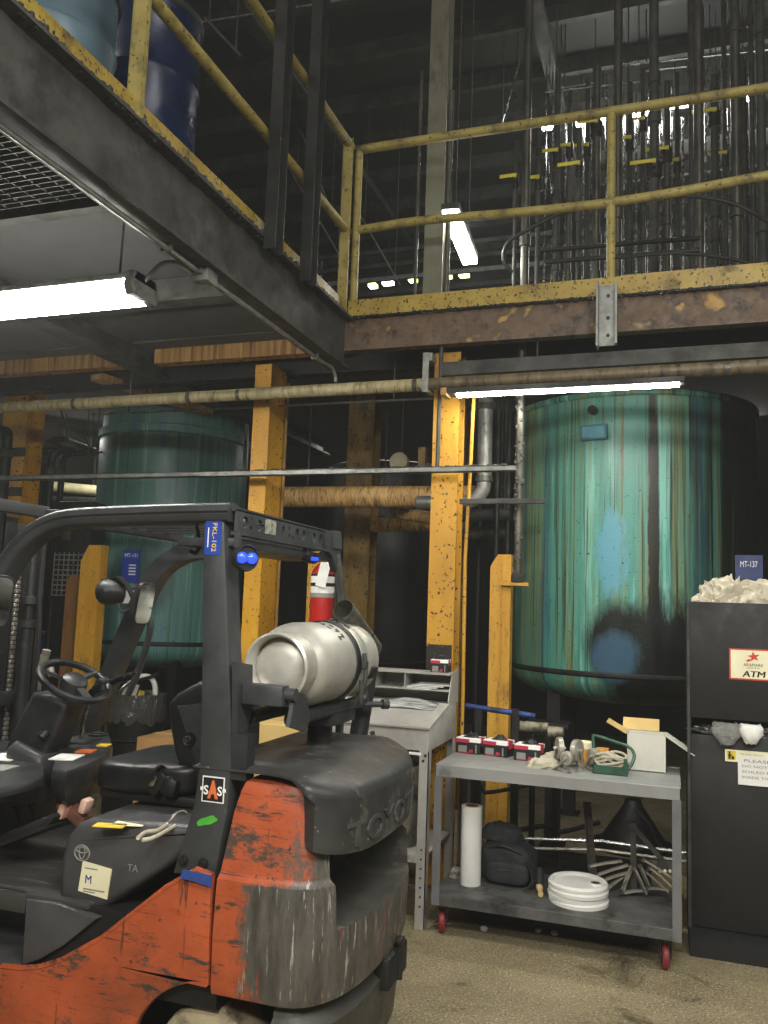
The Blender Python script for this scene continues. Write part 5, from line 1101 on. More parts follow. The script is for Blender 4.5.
# ================================================================== forklift (drives towards -x, its left side faces the camera)
YC, YN, YFAR, W2 = 3.085, 2.58, 3.59, .505  # forklift coordinates hold a scaling about the camera, baked into the values
fk = thing('forklift', 'worn orange forklift with a black guard, in the foreground at left', 'forklift', (-1.9, YC, 0))
def xrear(y, xs=-1.22, xr=-.988, p=2.7, w=W2): return xs+(xr-xs)*(1-min(abs((y-YC)/w), 1)**p)**(1/p)
def outline(x0, ins=0.0, xs=-1.22, xr=-.988, n=48, p=2.7):
    w = W2-ins; pts = [(x0, YC-w)]
    k = 6
    for i in range(1, k): pts.append((x0+(xs-x0)*i/k, YC-w))
    for i in range(n+1):
        a = -PI/2+PI*i/n; sa_ = math.sin(a); ca_ = max(math.cos(a), 0); pts.append((xs+(xr-ins-xs)*ca_**(2/p), YC+w*math.copysign(abs(sa_)**(2/p), sa_)))
    for i in range(1, k): pts.append((xs+(x0-xs)*i/k, YC+w))
    pts.append((x0, YC+w)); return pts
def ring_z(pts, z): return [V(x, y, z(x) if callable(z) else z) for x, y in pts]
def zt(x):
    u_ = max(0, min(1, (x+1.22)/.23)); u_ = u_*u_*(3-2*u_); return 1.195-.050*u_
CWM = worn_orange('counterweight_paint', (-1.10+1.9, .845))
XS = -1.427
# counterweight body: bulged lower block + upper block, recess cut out of the rear
b = BM()
loft(b, [ring_z(outline(XS, .03), .462), ring_z(outline(XS, .006), .475), ring_z(outline(XS, .0), .50), ring_z(outline(XS, -.006), .66), ring_z(outline(XS, .0), .80), ring_z(outline(XS, .004), .835), ring_z(outline(XS, .018), .848),
    ring_z(outline(XS+.003, .022), .86), ring_z(outline(XS+.035, .034), 1.05), ring_z(outline(XS+.055, .040), lambda x: zt(x)-.075), ring_z(outline(XS+.065, .052), lambda x: zt(x)-.048), ring_z(outline(XS+.08, .08), lambda x: zt(x)-.036)])
cw = obj('counterweight', b, CWM, fk, 40)
b = BM(); prism(b, [(-.90, .685), (-.90, 1.02), (-1.30, 1.02), (-1.30, .71), (-1.15, .70), (-1.0, .695)], 'y', 2.69, 3.48)
es = [e for e in b.edges if abs(e.verts[0].co.y-e.verts[1].co.y) < .001 and max(v.co.z for v in e.verts) < .95]
bmesh.ops.bevel(b, geom=es, offset=.06, segments=4, affect='EDGES', profile=.5)
bmesh.ops.recalc_face_normals(b, faces=b.faces[:])
cutter = obj('cutter', b, CWLOW); cutter.location = cutter.location - Vector(fk.location); cutter.parent = fk
dgx = bpy.context.evaluated_depsgraph_get(); dgx.update()
boolean_cut(cw, cutter)
b = BM(); bx(b, -1.34, -1.275, 2.70, 3.47, .655, 1.0); bx(b, -1.30, -1.13, 2.692, 2.705, .72, 1.0); bx(b, -1.30, -1.06, 2.71, 3.46, .93, 1.0)  # black lining and ribs give the recess its shade by colour
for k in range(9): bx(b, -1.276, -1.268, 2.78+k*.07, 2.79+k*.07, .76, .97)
obj('dark_recess_lining', b, BLK, fk, 0)
b = BM(); bx(b, -1.30, -1.14, 2.738, 2.80, .76, .96, .02); obj('air_duct', b, BLK, fk)
# cap
def zb(x):
    u_ = max(0, min(1, (x+1.17)/.08)); return zt(x)-.016-.05*u_
def zc_(x): return .915+.04*max(0, min(1, (-.995-x)/.12))
def mixo(a, c, f_): return [(x+(X-x)*f_, y+(Y_-y)*f_) for (x, y), (X, Y_) in zip(a, c)]
XR0 = -1.10
def caporl(x0, ins): # rear part only
    return [(x, y) for x, y in outline(x0, ins, n=60) if x >= XR0]
b = BM(); rings = []
A_ = caporl(-1.5, -.004)
def closed(pts, z): P = ring_z(pts, z); return P
def with_back(pts): return pts+[(-1.26, pts[-1][1]-.09), (-1.26, pts[0][1]+.09)]
rings = [closed(with_back(caporl(-1.5, .03)), zc_), closed(with_back(caporl(-1.5, -.004)), lambda x: zc_(x)+.004), closed(with_back(caporl(-1.5, -.010)), lambda x: zc_(x)+.03), closed(with_back(caporl(-1.5, -.008)), lambda x: zt(x)-.04)]
loft(b, rings); obj('rear_cap', b, CAPM, fk, 40)
b = BM(); cx_, cy_ = -1.35, YC

def capo(ins): return [(x, YC+(y-YC)*(1-.075*max(0, min(1, (-1.12-x)/.16)))) for x, y in outline(-1.56+max(ins, 0)*.4, ins, n=60)]
o1 = capo(-.008); o2 = capo(.002); o3 = capo(.026)
cen = [(cx_, cy_)]*len(o1)
loft(b, [ring_z(capo(.02), lambda x: zb(x)-.004), ring_z(o1, lambda x: zb(x)), ring_z(o1, lambda x: (zb(x)+zt(x))/2), ring_z(o2, lambda x: zt(x)-.012), ring_z(o3, lambda x: zt(x)-.002)] + [ring_z(mixo(o3, cen, f_), lambda x, g_=f_: zt(x)+.012*g_) for f_ in (.2, .4, .6, .8, .97)])
obj('top_cap', b, CAPM, fk, 40)
# embossed name on the cap
bmt = text_bm('TOYOTA', .112, (0, 0, 0), Matrix.Identity(3), ext=.010, bold=.012, fit=.74)
bmesh.ops.subdivide_edges(bmt, edges=[e for e in bmt.edges if e.calc_length() > .02], cuts=2)
for v in bmt.verts:
    y = YC+v.co.x; x_ = xrear(y)+.006
    v.co = V(x_+v.co.z, y, 1.005+v.co.y-.02)
obj('raised_lettering', bmt, M('letter_dark', '#4b4a47', .45, .2, '#3a3a38', 8, '#8d897e', (.6, .7), 14), fk, 30)
# lower bumper, tow pocket
b = BM(); loft(b, [ring_z(outline(-1.22, .055, -1.19, -.985), .14), ring_z(outline(-1.22, .045, -1.19, -.985), .16), ring_z(outline(-1.22, .02, -1.19, -.985), .40), ring_z(outline(-1.22, .045, -1.19, -.985), .42), ring_z(outline(-1.22, .06, -1.19, -.985), .463)]); obj('lower_bumper', b, CWLOW, fk, 40)
b = BM(); bx(b, -1.08, -.972, 3.07, 3.30, .36, .475, .012); obj('tow_pocket', b, BLK, fk)
b = BM(); cyl(b, (-.975, 3.2, .36), (-.975, 3.2, .50), .014, None, 10); box(b, (-.975, 3.2, .50), (.03, .05, .02), None, .005); obj('tow_pin', b, DARK, fk)
# chassis side skins with wheel arch
arch = []
for i in range(15):
    a_ = PI-(PI-math.acos(.012/.285))*i/14; arch.append((-1.44+.285*math.cos(a_), .215+.285*math.sin(a_)))
side = [PY(x, y, YN) for x, y in ((211, 878), (196, 872), (165, 890), (100, 941), (60, 963), (38, 970), (20, 971), (0, 969))]
poly = [(p.x, p.z) for p in side]+[(-2.95, side[-1].z), (-2.95, .14), (-1.725, .14), (-1.725, .215)]+arch[1:]+[(-1.437, .5)]
for y0, y1, nm in ((YN, YN+.035, 'side_panel'), (YFAR-.035, YFAR, 'side_panel')):
    b = BM(); prism(b, poly, 'y', y0, y1, .008, 2); obj(nm, b, ORANGE_S, fk, 35)
b = BM(); tube(b, [p+V(.0, .012, .004) for p in side], .012, 8); obj('panel_lip', b, ORANGE_S, fk)
b = BM(); bx(b, -2.95, -1.75, 2.63, 3.54, .16, .40); bx(b, -1.75, -1.24, 2.88, 3.29, .2, .8); bx(b, -2.2, -1.43, 2.63, 3.54, .40, .66); bx(b, -1.76, -1.2, 2.62, 3.55, .50, .66); obj('frame', b, BLK, fk, 0)
# rear wheels and front wheels
def wheel(x, y, R, w, mat, nm):
    b = BM(); lathe(b, [(R*.5, -w/2), (R*.86, -w/2), (R*.97, -w/2+.012), (R, -w/2+.03), (R, w/2-.03), (R*.97, w/2-.012), (R*.86, w/2), (R*.5, w/2)], 40, (x, y, R), 'y'); o = obj(nm, b, mat, fk)
    b = BM(); lathe(b, [(0, -w/2+.03), (R*.2, -w/2+.01), (R*.24, -w/2+.035), (R*.52, -w/2+.03), (R*.52, w/2-.03), (0, w/2-.03)], 32, (x, y, R), 'y'); obj('hub', b, SOOT, o)
wheel(-1.47, 2.73, .20, .17, TYRE, 'rear_wheel'); wheel(-1.47, 3.44, .20, .17, TYRE, 'rear_wheel')
wheel(-2.78, 2.70, .23, .2, RUB, 'front_wheel'); wheel(-2.78, 3.47, .23, .2, RUB, 'front_wheel')
# step
q = [PY(x, y, 2.61) for x, y in ((26, 899), (57, 903), (99, 918), (64, 946), (40, 960), (22, 966))]
b = BM(); prism(b, [(p.x, p.z) for p in q], 'y', 2.605, 2.9, .012, 2); obj('step_block', b, PLAS, fk)
q = PY(20, 968, 2.61)
b = BM(); bx(b, -2.95, q.x+.1, 2.605, 2.86, .40, .425); bx(b, -2.95, q.x+.1, 2.84, 2.88, .42, .66); obj('step_well', b, PLAS, fk)
b = BM(); bx(b, -2.95, -1.95, 2.62, 3.54, .645, .668, .006); bx(b, -2.95, PY(26, 899, 2.61).x, 2.605, 2.64, .60, .668, .008); obj('floor_mat', b, MATB, fk)
# seat hood
q = [PY(x, y, 2.65) for x, y in ((57, 900), (98, 914), (176, 862), (197, 838), (197, 826), (88, 819), (76, 824), (66, 836), (60, 855))]
b = BM(); prism(b, [(p.x, p.z) for p in q], 'y', 2.65, 3.53, .032, 4); hood = obj('seat_hood', b, PLAS, fk, 40)
yh = 2.648
p = PY(95, 880, yh); rt = FRONT
b = BM(); box(b, p, (.125, .004, .105), Matrix.Rotation(math.radians(6), 3, 'Y')); st = obj('sticker', b, PAPER, hood, label='cream sticker with a blue M mark')
obj('lettering', text_bm('M', .040, p+V(-.026, -.003, .0), FRONT, bold=.0), BLUEP, st)
b = BM(); bx(b, p.x-.045, p.x+.045, p.y-.0035, p.y-.002, p.z-.036, p.z-.032); bx(b, p.x-.045, p.x+.01, p.y-.0035, p.y-.002, p.z+.036, p.z+.039); bx(b, p.x-.045, p.x+.005, p.y-.0035, p.y-.002, p.z-.044, p.z-.041); obj('text_line', b, GREYT, st)
obj('lettering', text_bm('TA', .035, PY(133, 868, yh)+V(0, -.001, 0), FRONT), GREYT, hood)
p = PY(82, 853, yh)  # oval emblem
def ell(bm, c, rx, rz, r, n=28): tube(bm, [c+V(rx*math.cos(2*PI*i/n), 0, rz*math.sin(2*PI*i/n)) for i in range(n+1)], r, 6, False)
b = BM(); ell(b, p, .032, .027, .0028); ell(b, p+V(0, 0, .003), .012, .024, .0025); ell(b, p+V(0, 0, .010), .024, .010, .0025); obj('emblem', b, GREYT, hood)
b = BM()
for i, (x0, x1, yy) in enumerate(((100, 118, 827), (116, 128, 823))): pass
zt_h = q[5].z
b = BM(); box(b, (PZ(110, 826, zt_h).x, PZ(110, 826, zt_h).y, zt_h+.002), (.11, .05, .003), Matrix.Rotation(.25, 3, 'Z')); obj('warning_label', b, YELT, hood)
b = BM(); box(b, (PZ(130, 824, zt_h).x, PZ(130, 824, zt_h).y, zt_h+.002), (.11, .06, .003), Matrix.Rotation(.25, 3, 'Z')); obj('warning_label', b, PAPER, hood)
# cord on the hood
cpts = [PZ(x, y, zt_h+.012) for x, y in ((138, 838), (146, 832), (158, 830), (170, 822), (176, 814), (184, 812), (188, 818), (178, 824), (166, 831), (152, 838), (142, 840))]
b = BM(); tube(b, smooth_path(cpts, 5), .007, 8); tag(obj('cord', b, RAG), 'grey-white loop of cord lying on the forklift seat hood', 'cord')
# seat
def rounded(bm, c, s, pw=4.0, cuts=10, fn=None):
    bmesh.ops.create_cube(bm, size=1.0)
    bmesh.ops.subdivide_edges(bm, edges=bm.edges[:], cuts=cuts, use_grid_fill=True)
    for v in bm.verts:
        q_ = v.co*2; l = (abs(q_.x)**pw+abs(q_.y)**pw+abs(q_.z)**pw)**(1/pw); s_ = q_/l*1.0
        s_ = s_ if not fn else fn(s_)
        v.co = V(c[0]+s_.x*s[0]/2, c[1]+s_.y*s[1]/2, c[2]+s_.z*s[2]/2)
seat = D.objects.new('seat', None); COL.objects.link(seat); seat.parent = fk; seat['label'] = 'black vinyl seat'
b = BM(); rounded(b, (-1.925, 3.10, 1.055), (.50, .52, .135), 5, 12, lambda s_: V(s_.x, s_.y, s_.z+.28*max(0, s_.x+.2)*(s_.z > -.9)-.12*(s_.z > 0)*(1-s_.y**2)*.6)); obj('seat_cushion', b, VINYL, seat, 60)
b = BM(); bx(b, -2.13, -1.68, 2.87, 3.33, .97, 1.01, .012); cyl(b, (-2.19, 2.95, 1.0), (-2.12, 2.95, 1.0), .008, None, 8); obj('seat_base', b, DARK, seat)
q = [PY(x, y, 2.90) for x, y in ((169, 703), (178, 693), (200, 681), (214, 681), (210, 785), (196, 785), (182, 772), (175, 752), (171, 728))]
b = BM(); prism(b, [(p.x, p.z) for p in q], 'y', 2.88, 3.32, .03, 3); obj('backrest', b, VINYL, seat, 50)
q2 = [PY(x, y, 2.872) for x, y in ((177, 706), (202, 703), (202, 766), (196, 764))]
b = BM(); prism(b, [(p.x, p.z) for p in q2], 'y', 2.868, 2.885, .006, 2); obj('side_pad', b, CANVAS, seat)
p = PY(190, 739, 2.865); b = BM(); lathe(b, [(0, -.018), (.010, -.022), (.016, -.016), (.016, -.008), (.024, -.012), (.024, .01), (0, .01)], 24, p, 'y'); obj('recline_knob', b, DARK, seat)
b = BM(); p = PY(160, 783, 2.85); box(b, p, (.05, .05, .10), Matrix.Rotation(math.radians(35), 3, 'Y'), .012); box(b, PY(171, 786, 2.85), (.075, .06, .08), Matrix.Rotation(math.radians(15), 3, 'Y'), .025); obj('belt_buckle', b, VINYL, seat)
b = BM(); box(b, PY(153, 781, 2.818), (.022, .006, .045), Matrix.Rotation(math.radians(25), 3, 'Y'), .002); obj('buckle_tongue', b, CHROME, seat)
b = BM(); tube(b, smooth_path([PY(155, 770, 2.83), PY(160, 765, 2.84), PY(166, 770, 2.86), PY(178, 778, 2.87), PY(196, 790, 2.9)], 4), .008, 6, sq=(.018, .002)); obj('belt', b, DARK, seat)
# guard: near post, near rail, far ones
YP = 2.613
pl = [PY(x, y, YP) for x, y in ((203, 522), (201, 680), (199, 765), (193, 805), (183, 838), (172, 874))]
pr_ = [PY(x, y, YP) for x, y in ((214, 878), (218, 859), (227, 812), (231, 765), (230, 690), (224, 530), (224, 520))]
b = BM(); prism(b, [(p.x, p.z) for p in pl+pr_], 'y', YP, YP+.10, .01, 2); gp = obj('guard_post', b, FLG, fk)
gp.data.materials.clear(); gp.data.materials.append(FLG)
for (x, y) in ((183, 861), (203, 864)):
    p = PY(x, y, YP-.004); b = BM(); lathe(b, [(0, -.006), (.012, -.006), (.014, 0), (.019, 0), (.019, .006), (0, .006)], 18, p, 'y'); obj('bolt', b, DARK, gp)
p0, p1 = PY(206, 520, YP-.002), PY(220, 555, YP-.002)
def quad_plate(c0, c1, y, th=.0015): bm = BM(); bx(bm, c0.x, c1.x, y-th, y, c1.z, c0.z); return bm
st = obj('sticker', quad_plate(p0, p1, YP-.0005), SIGNB, gp, label='blue upright sticker reading FKL-102')
ROTT = FRONT @ Matrix(((0, 1, 0), (-1, 0, 0), (0, 0, 1)))
pc = (p0+p1)/2
obj('lettering', text_bm('FKL-102', .026, (pc.x+.006, YP-.002, pc.z), ROTT, bold=.005, fit=(p0.z-p1.z)*.82), YELT, st)
#, .007, (pc.x-.020, YP-.002, pc.z), ROTT, fit=(p0.z-p1.z)*.55), SIGNW, st) if False else None
b = BM(); bx(b, pc.x-.021, pc.x-.017, YP-.0026, YP-.002, pc.z-.035, pc.z+.035); obj('text_line', b, SIGNW, st)
p0, p1 = PY(203, 778, YP), PY(224, 801, YP); pc = (p0+p1)/2; hw = (p1.x-p0.x)/2
b = BM(); bx(b, pc.x-hw, pc.x+hw, YP-.002, YP-.0005, pc.z-hw, pc.z+hw); st = obj('sticker', b, SIGNW, gp, label='black square sticker reading SAS with an orange A')
b = BM(); bx(b, pc.x-hw*.9, pc.x+hw*.9, YP-.003, YP-.002, pc.z-hw*.9, pc.z+hw*.9); obj('sticker_face', b, BLK, st)
obj('lettering', text_bm('A', .075, (pc.x, YP-.003, pc.z), FRONT, bold=.06, fit=hw*.95), ORGT, st)
for s_ in (-1, 1): obj('lettering', text_bm('S', .042, (pc.x+s_*hw*.62, YP-.003, pc.z-.003), FRONT, bold=.02, fit=hw*.42), SIGNW, st)
for s_ in (-1, 1):
    b = BM(); bx(b, pc.x+s_*hw*1.0-.006, pc.x+s_*hw*1.0+.006, YP-.0035, YP-.002, pc.z-.006, pc.z+.006); obj('side_mark', b, SIGNW, st)
pg = PY(206, 821, YP-.001); b = BM(); rg = []
for i in range(24):
    a_ = 2*PI*i/24; r_ = 1+.35*noise.noise(V(math.cos(a_)*1.6, math.sin(a_)*1.6, 4)); rg.append((pg.x+.036*r_*math.cos(a_)+.01*math.sin(a_), pg.z+.018*r_*math.sin(a_)+.008*math.cos(a_)))
prism(b, rg, 'y', YP-.0012, YP); obj('paint_smear', b, GREENT, gp)
a_, c_ = PY(178, 873, YN-.001), PY(212, 884, YN-.001)
pt_ = PY(196, 878, YN-.014); b = BM(); prism(b, [(pt_.x-.06, pt_.z-.008), (pt_.x-.05, pt_.z+.022), (pt_.x+.058, pt_.z+.016), (pt_.x+.060, pt_.z-.022), (pt_.x-.0, pt_.z-.012)], 'y', YN-.016, YN-.0135); obj('blue_tape', b, M('tape_blue', '#2b4890', .6, 0, '#233c7c', 20, None, bump=0), gp)
rail = [PY(x, y, YP+.035) for x, y in ((234, 513), (180, 514), (120, 516), (80, 518), (58, 522), (38, 532), (20, 549), (5, 572), (-9, 600), (-30, 650), (-60, 720))]
def guard_rail(off, nm):
    b = BM(); P = smooth_path([p+V(0, off, 0) for p in rail], 4); n_ = len(P); prev = None; first = None
    for i, p in enumerate(P):
        tg = (P[min(i+1, n_-1)]-P[max(i-1, 0)]).normalized(); up = V(-tg.z, 0, tg.x); up = up if up.z > 0 or abs(up.z) < .3 and up.x < 0 else -up
        sec = [(-.045, -.026), (-.050, -.008), (-.042, -.003), (-.050, .004), (-.045, .024), (-.03, .034), (0, .036), (.035, .032), (.05, .022), (.05, -.034), (-.035, -.034)]
        R = [b.verts.new(p+V(0, s_[0], 0)+up*s_[1]) for s_ in sec]
        if prev: bridge(b, prev, R)
        else: first = R
        prev = R
    cap(b, first); cap(b, prev); return obj(nm, b, FLG, fk, 50)
guard_rail(0, 'guard_rail')
# far side front pillar and rail
fr = [PY(x, y, 3.54) for x, y in ((338, 540), (300, 543), (240, 547), (205, 550), (185, 554), (165, 566), (148, 590), (128, 636), (105, 690), (92, 720), (70, 770))]
b = BM(); P = smooth_path(fr, 4); tube(b, P, .04, 4, sq=(.045, .04)); obj('guard_rail', b, FLG, fk, 50)
b = BM(); tube(b, smooth_path([PY(140, 604, 3.50), PY(150, 622, 3.48), PY(148, 640, 3.48), PY(138, 672, 3.48), PY(128, 695, 3.48)], 5), .016, 8); obj('grab_handle', b, FLG, fk)
# roof bars
for k, y in enumerate((2.75, 2.88, 3.01, 3.14, 3.27, 3.40)):
    b = BM(); bx(b, -2.28, -1.46, y-.012, y+.012, 2.055, 2.075, .003); obj('roof_bar', b, GALV if k in (1,) else FLG, fk)
b = BM(); bx(b, -2.30, -2.25, 2.64, 3.55, 2.03, 2.08, .006); obj('front_crossbar', b, FLG, fk)
# rear cross plate with holes
b = BM(); bx(b, -1.462, -1.450, 2.63, 3.58, 1.995, 2.075); plate = obj('rear_crossbar', b, FLG, fk, 0)
b = BM()
for px_, w_ in ((244, .026), (258, .03), (282, .018), (296, .024), (302.5, .024), (313, .024), (319.5, .020)):
    c0 = PX(px_, 512+(px_-237)*.205+9, -1.456)
    r_ = bmesh.ops.create_cone(b, cap_ends=True, segments=20, radius1=.5, radius2=.5, depth=1.0)
    mt = Matrix.Translation((-1.456, c0.y, 2.035)) @ Matrix.Rotation(PI/2, 4, 'Y') @ Matrix.Diagonal((.044, w_*1.7, .06, 1)); bmesh.ops.transform(b, matrix=mt, verts=r_['verts'])
for px_, dz in ((250, .018), (250, -.016), (262, 0), (288, .015), (288, -.015), (307, .012), (292, -.02)):
    c0 = PX(px_, 512+(px_-237)*.205+9, -1.456); r_ = bmesh.ops.create_cone(b, cap_ends=True, segments=12, radius1=.008, radius2=.008, depth=.06)
    bmesh.ops.transform(b, matrix=Matrix.Translation((-1.456, c0.y, 2.035+dz)) @ Matrix.Rotation(PI/2, 4, 'Y'), verts=r_['verts'])
bmesh.ops.recalc_face_normals(b, faces=b.faces[:])
cutter = obj('cutter', b, FLG); cutter.location = cutter.location-Vector(fk.location); cutter.parent = fk
boolean_cut(plate, cutter)
b = BM(); bx(b, -1.475, -1.45, 2.63, 3.58, 2.07, 2.082); bx(b, -1.475, -1.44, 2.63, 3.58, 1.985, 1.997); obj('crossbar_flange', b, FLG, plate, 0)
c0 = PX(271, 524, -1.4485); b = BM(); bx(b, -1.4497, -1.4485, c0.y-.045, c0.y+.045, 1.998+.012, 2.066); obj('data_plate', b, M('data_plate', '#a9a892', .6, 0, '#86867a', 30, '#55554e', (.5, .6), 40, bump=0), plate)
b = BM(); bx(b, -1.70, -1.46, 2.64, 3.56, 1.945, 1.975, .004); obj('inner_crossbar', b, FLG, fk)
b = BM(); prism(b, [(3.40, 2.07), (3.58, 2.09), (3.60, 1.99), (3.56, 1.90), (3.50, 1.97), (3.42, 2.0)], 'x', -1.47, -1.44); obj('gusset', b, FLG, fk, 0)
b = BM(); tube(b, [V(-1.45, 3.57, 1.98), V(-1.43, 3.60, 1.80), V(-1.42, 3.62, 1.60), V(-1.42, 3.62, 1.1)], .012, 4, sq=(.02, .012)); obj('rear_strut', b, GREYD, fk)
# work lamps
def lathe_ax(bm, prof, c, ax, n=28, caps=True):
    u_, w_ = frame_of(ax); ax = ax.normalized(); prev = None; first = None
    for r_, h in prof:
        Rg = ring(bm, c+ax*h, u_, w_, max(r_, 1e-4), n)
        if prev: bridge(bm, prev, Rg)
        else: first = Rg
        prev = Rg
    if caps: cap(bm, first); cap(bm, prev)
def worklamp(px_, py_, X, R, lab):
    c = PX(px_, py_, X); ax = V(.86, -.5, -.05).normalized(); sd_ = ax.cross(V(0, 0, 1)).normalized()
    b = BM(); lathe_ax(b, [(0, -.075), (R*.55, -.07), (R*.9, -.045), (R*1.05, -.02), (R*1.08, .0), (R*1.0, .006), (R*.95, -.004), (0, -.004)], c, ax); o = obj('work_lamp', b, FLB, fk, label=lab)
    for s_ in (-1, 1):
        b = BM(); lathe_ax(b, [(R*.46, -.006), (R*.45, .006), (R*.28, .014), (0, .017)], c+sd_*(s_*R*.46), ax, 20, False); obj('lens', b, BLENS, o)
    b = BM(); bx(b, c.x-.05, c.x-.03, c.y-.008, c.y+.008, c.z+R*.8, 1.99); obj('bracket', b, FLG, o)
worklamp(247, 558, -1.40, .044, 'round work lamp with two blue lenses, near side')
worklamp(314, 559, -1.42, .020, 'small round work lamp with blue lenses, far side')
b = BM(); tube(b, smooth_path([PY(197, 524, 2.72), PY(199, 545, 2.72), PY(196, 553, 2.72), PY(190, 551, 2.72)], 5), .007, 8); obj('coat_hook', b, DARK, fk)
# beacon / horn and mirror on the far pillar
c = PY(111, 592, 3.50); b = BM(); ax = V(-.75, -.55, 0).normalized(); u, v_ = frame_of(ax); prev = None; first = None
for r_, h in ((.02, -.07), (.05, -.06), (.062, -.02), (.064, .02), (.058, .045), (.035, .068), (.005, .076)):
    Rg = ring(b, c+ax*h, u, v_, r_, 28)
    if prev: bridge(b, prev, Rg)
    else: first = Rg
    prev = Rg
cap(b, first); cap(b, prev); hl = obj('head_lamp', b, FLB, fk)
b = BM(); tube(b, [PY(104, 580, 3.5), PY(120, 577, 3.5), PY(128, 586, 3.5), PY(134, 600, 3.52)], .01, 4, sq=(.022, .003)); tube(b, smooth_path([PY(118, 604, 3.48), PY(122, 612, 3.48), PY(130, 608, 3.5)], 4), .006, 6); obj('bracket', b, FLB, hl)
def mirror(c, w, h, fwd, nm='mirror'):
    F_ = facing_any(fwd); b = BM(); pts = []
    for i in range(40):
        a_ = 2*PI*i/40; ca, sa = math.cos(a_), math.sin(a_); k_ = (abs(ca)**5+abs(sa)**5)**(-.2); pts.append((w/2*ca*k_, h/2*sa*k_))
    loft(b, [[c+F_@V(x*.9, y*.9, -.022) for x, y in pts], [c+F_@V(x, y, -.014) for x, y in pts], [c+F_@V(x, y, 0) for x, y in pts], [c+F_@V(x*.94, y*.95, .003) for x, y in pts], [c+F_@V(x*.9, y*.92, .001) for x, y in pts]]); o = obj(nm, b, FLB, fk)
    b = BM(); loft(b, [[c+F_@V(x*.9, y*.92, .001) for x, y in pts], [c+F_@V(x*.9, y*.92, .0025) for x, y in pts]]); obj('mirror_glass', b, GLASSY, o); return o
def facing_any(n_): zx = n_.normalized(); xv = V(0, 0, 1).cross(zx).normalized(); yv = zx.cross(xv); return Matrix((xv, yv, zx)).transposed()
c = PY(145, 604, 3.42); mo = mirror(c, .105, .20, V(.965, -.197, -.17))
b = BM(); tube(b, [c+V(-.02, .03, -.0), c+V(-.05, .07, .0)], .010, 8); obj('stalk', b, FLB, mo)
c = PY(-4, 602, 2.50); mirror(c, .13, .20, V(.965, -.197, -.17))
# cowl, steering column, wheel
b = BM(); bx(b, -2.80, -2.72, 2.64, 3.54, .64, 1.0, .02); obj('cowl_panel', b, FLB, fk)
def blob_prism(pts, y0, y1, bev, nm, mat):
    b = BM(); prism(b, [(p.x, p.z) for p in pts], 'y', y0, y1, bev, 3); return obj(nm, b, mat, fk, 45)
def pod(pts, z1, z0, bev, taper):
    P1 = [PZ(x, y, z1) for x, y in pts]; cx__ = sum(p.x for p in P1)/len(P1); cy__ = sum(p.y for p in P1)/len(P1)
    b = BM(); n_ = len(P1); rings = []
    for k_, zz in ((taper, z0), (1.0, (z0+z1)/2), (1.0, z1-bev), (.985, z1-bev*.3), (.95, z1)): rings.append([V(cx__+(p.x-cx__)*k_, cy__+(p.y-cy__)*k_, zz+.0) for p in P1])
    loft(b, rings); return obj('dash_pod', b, FLB, fk, 50)
np_ = pod([(-60, 790), (-60, 745), (-10, 738), (20, 741), (36, 753), (46, 768), (44, 777), (20, 783), (-20, 792)], 1.05, .975, .03, .85)
dp = pod([(52, 768), (56, 752), (68, 737), (97, 730), (110, 735), (113, 745), (106, 756), (88, 764), (66, 772)], 1.09, .94, .025, .78)
blob_prism([PY(x, y, 3.08) for x, y in ((24, 745), (32, 738), (60, 752), (60, 775), (56, 800), (30, 806), (22, 790))], 2.96, 3.10, .03, 'column_base', PLAS)
blob_prism([PY(x, y, 3.13) for x, y in ((52, 690), (70, 692), (88, 702), (80, 716), (66, 752), (56, 764), (24, 748), (30, 732))], 3.0, 3.15, .025, 'steering_column', FLB)
for zz, x0, y0, w_, d_, mt in ((0, 6, 757, .10, .12, PAPERW), (0, 2, 768, .06, .10, GREYT)):
    p = PZ(x0, y0, 1.052); b = BM(); box(b, p, (w_*1.3, d_*1.2, .004), Matrix.Rotation(.15, 3, 'Z')); obj('dash_label', b, mt, np_)
ztd = 1.092
for px_, py_, w_, d_, mt in ((67, 757, .10, .13, PAPERW), (86, 751, .07, .07, ORGT), (104, 745, .05, .06, YELT)):
    b = BM(); box(b, PZ(px_, py_, ztd), (w_, d_, .004), Matrix.Rotation(.3, 3, 'Z')); obj('dash_label', b, mt, dp)
q = PZ(98, 735, ztd); b = BM(); lathe(b, [(.034, 0), (.045, .0), (.047, .010), (.040, .013), (.034, .010), (.034, -.002), (0, -.002)], 24, (q.x, q.y, ztd-.004)); obj('cup_holder', b, FLB, dp)
q = PZ(80, 741, ztd); b = BM(); box(b, (q.x, q.y, ztd), (.13, .16, .02), Matrix.Rotation(.1, 3, 'Z'), .006); obj('gear_gate', b, FLB, dp)
q0 = PZ(81, 741, ztd)
b = BM(); tube(b, [q0, q0+V(.005, 0, .09), q0+V(.02, 0, .17)], [.011, .010, .012], 10); obj('gear_lever', b, CHROME, dp)
sc_ = PY(75, 681, 3.07); nrm = V(.46, -.10, .86).normalized(); F_ = facing_any(nrm)
Rw = .150
b = BM(); tube(b, [sc_+F_@V(Rw*math.cos(2*PI*i/48), Rw*math.sin(2*PI*i/48), 0) for i in range(49)], .0155, 10, False); sw_ = obj('steering_wheel', b, VINYL, fk)
b = BM(); u, v_ = F_@V(1, 0, 0), F_@V(0, 1, 0); prev = None; first = None
for r_, h in ((.05, -.05), (.058, -.02), (.055, .008), (.04, .02), (.01, .024)):
    Rg = ring(b, sc_+nrm*h, u, v_, r_, 24)
    if prev: bridge(b, prev, Rg)
    else: first = Rg
    prev = Rg
cap(b, first); cap(b, prev)
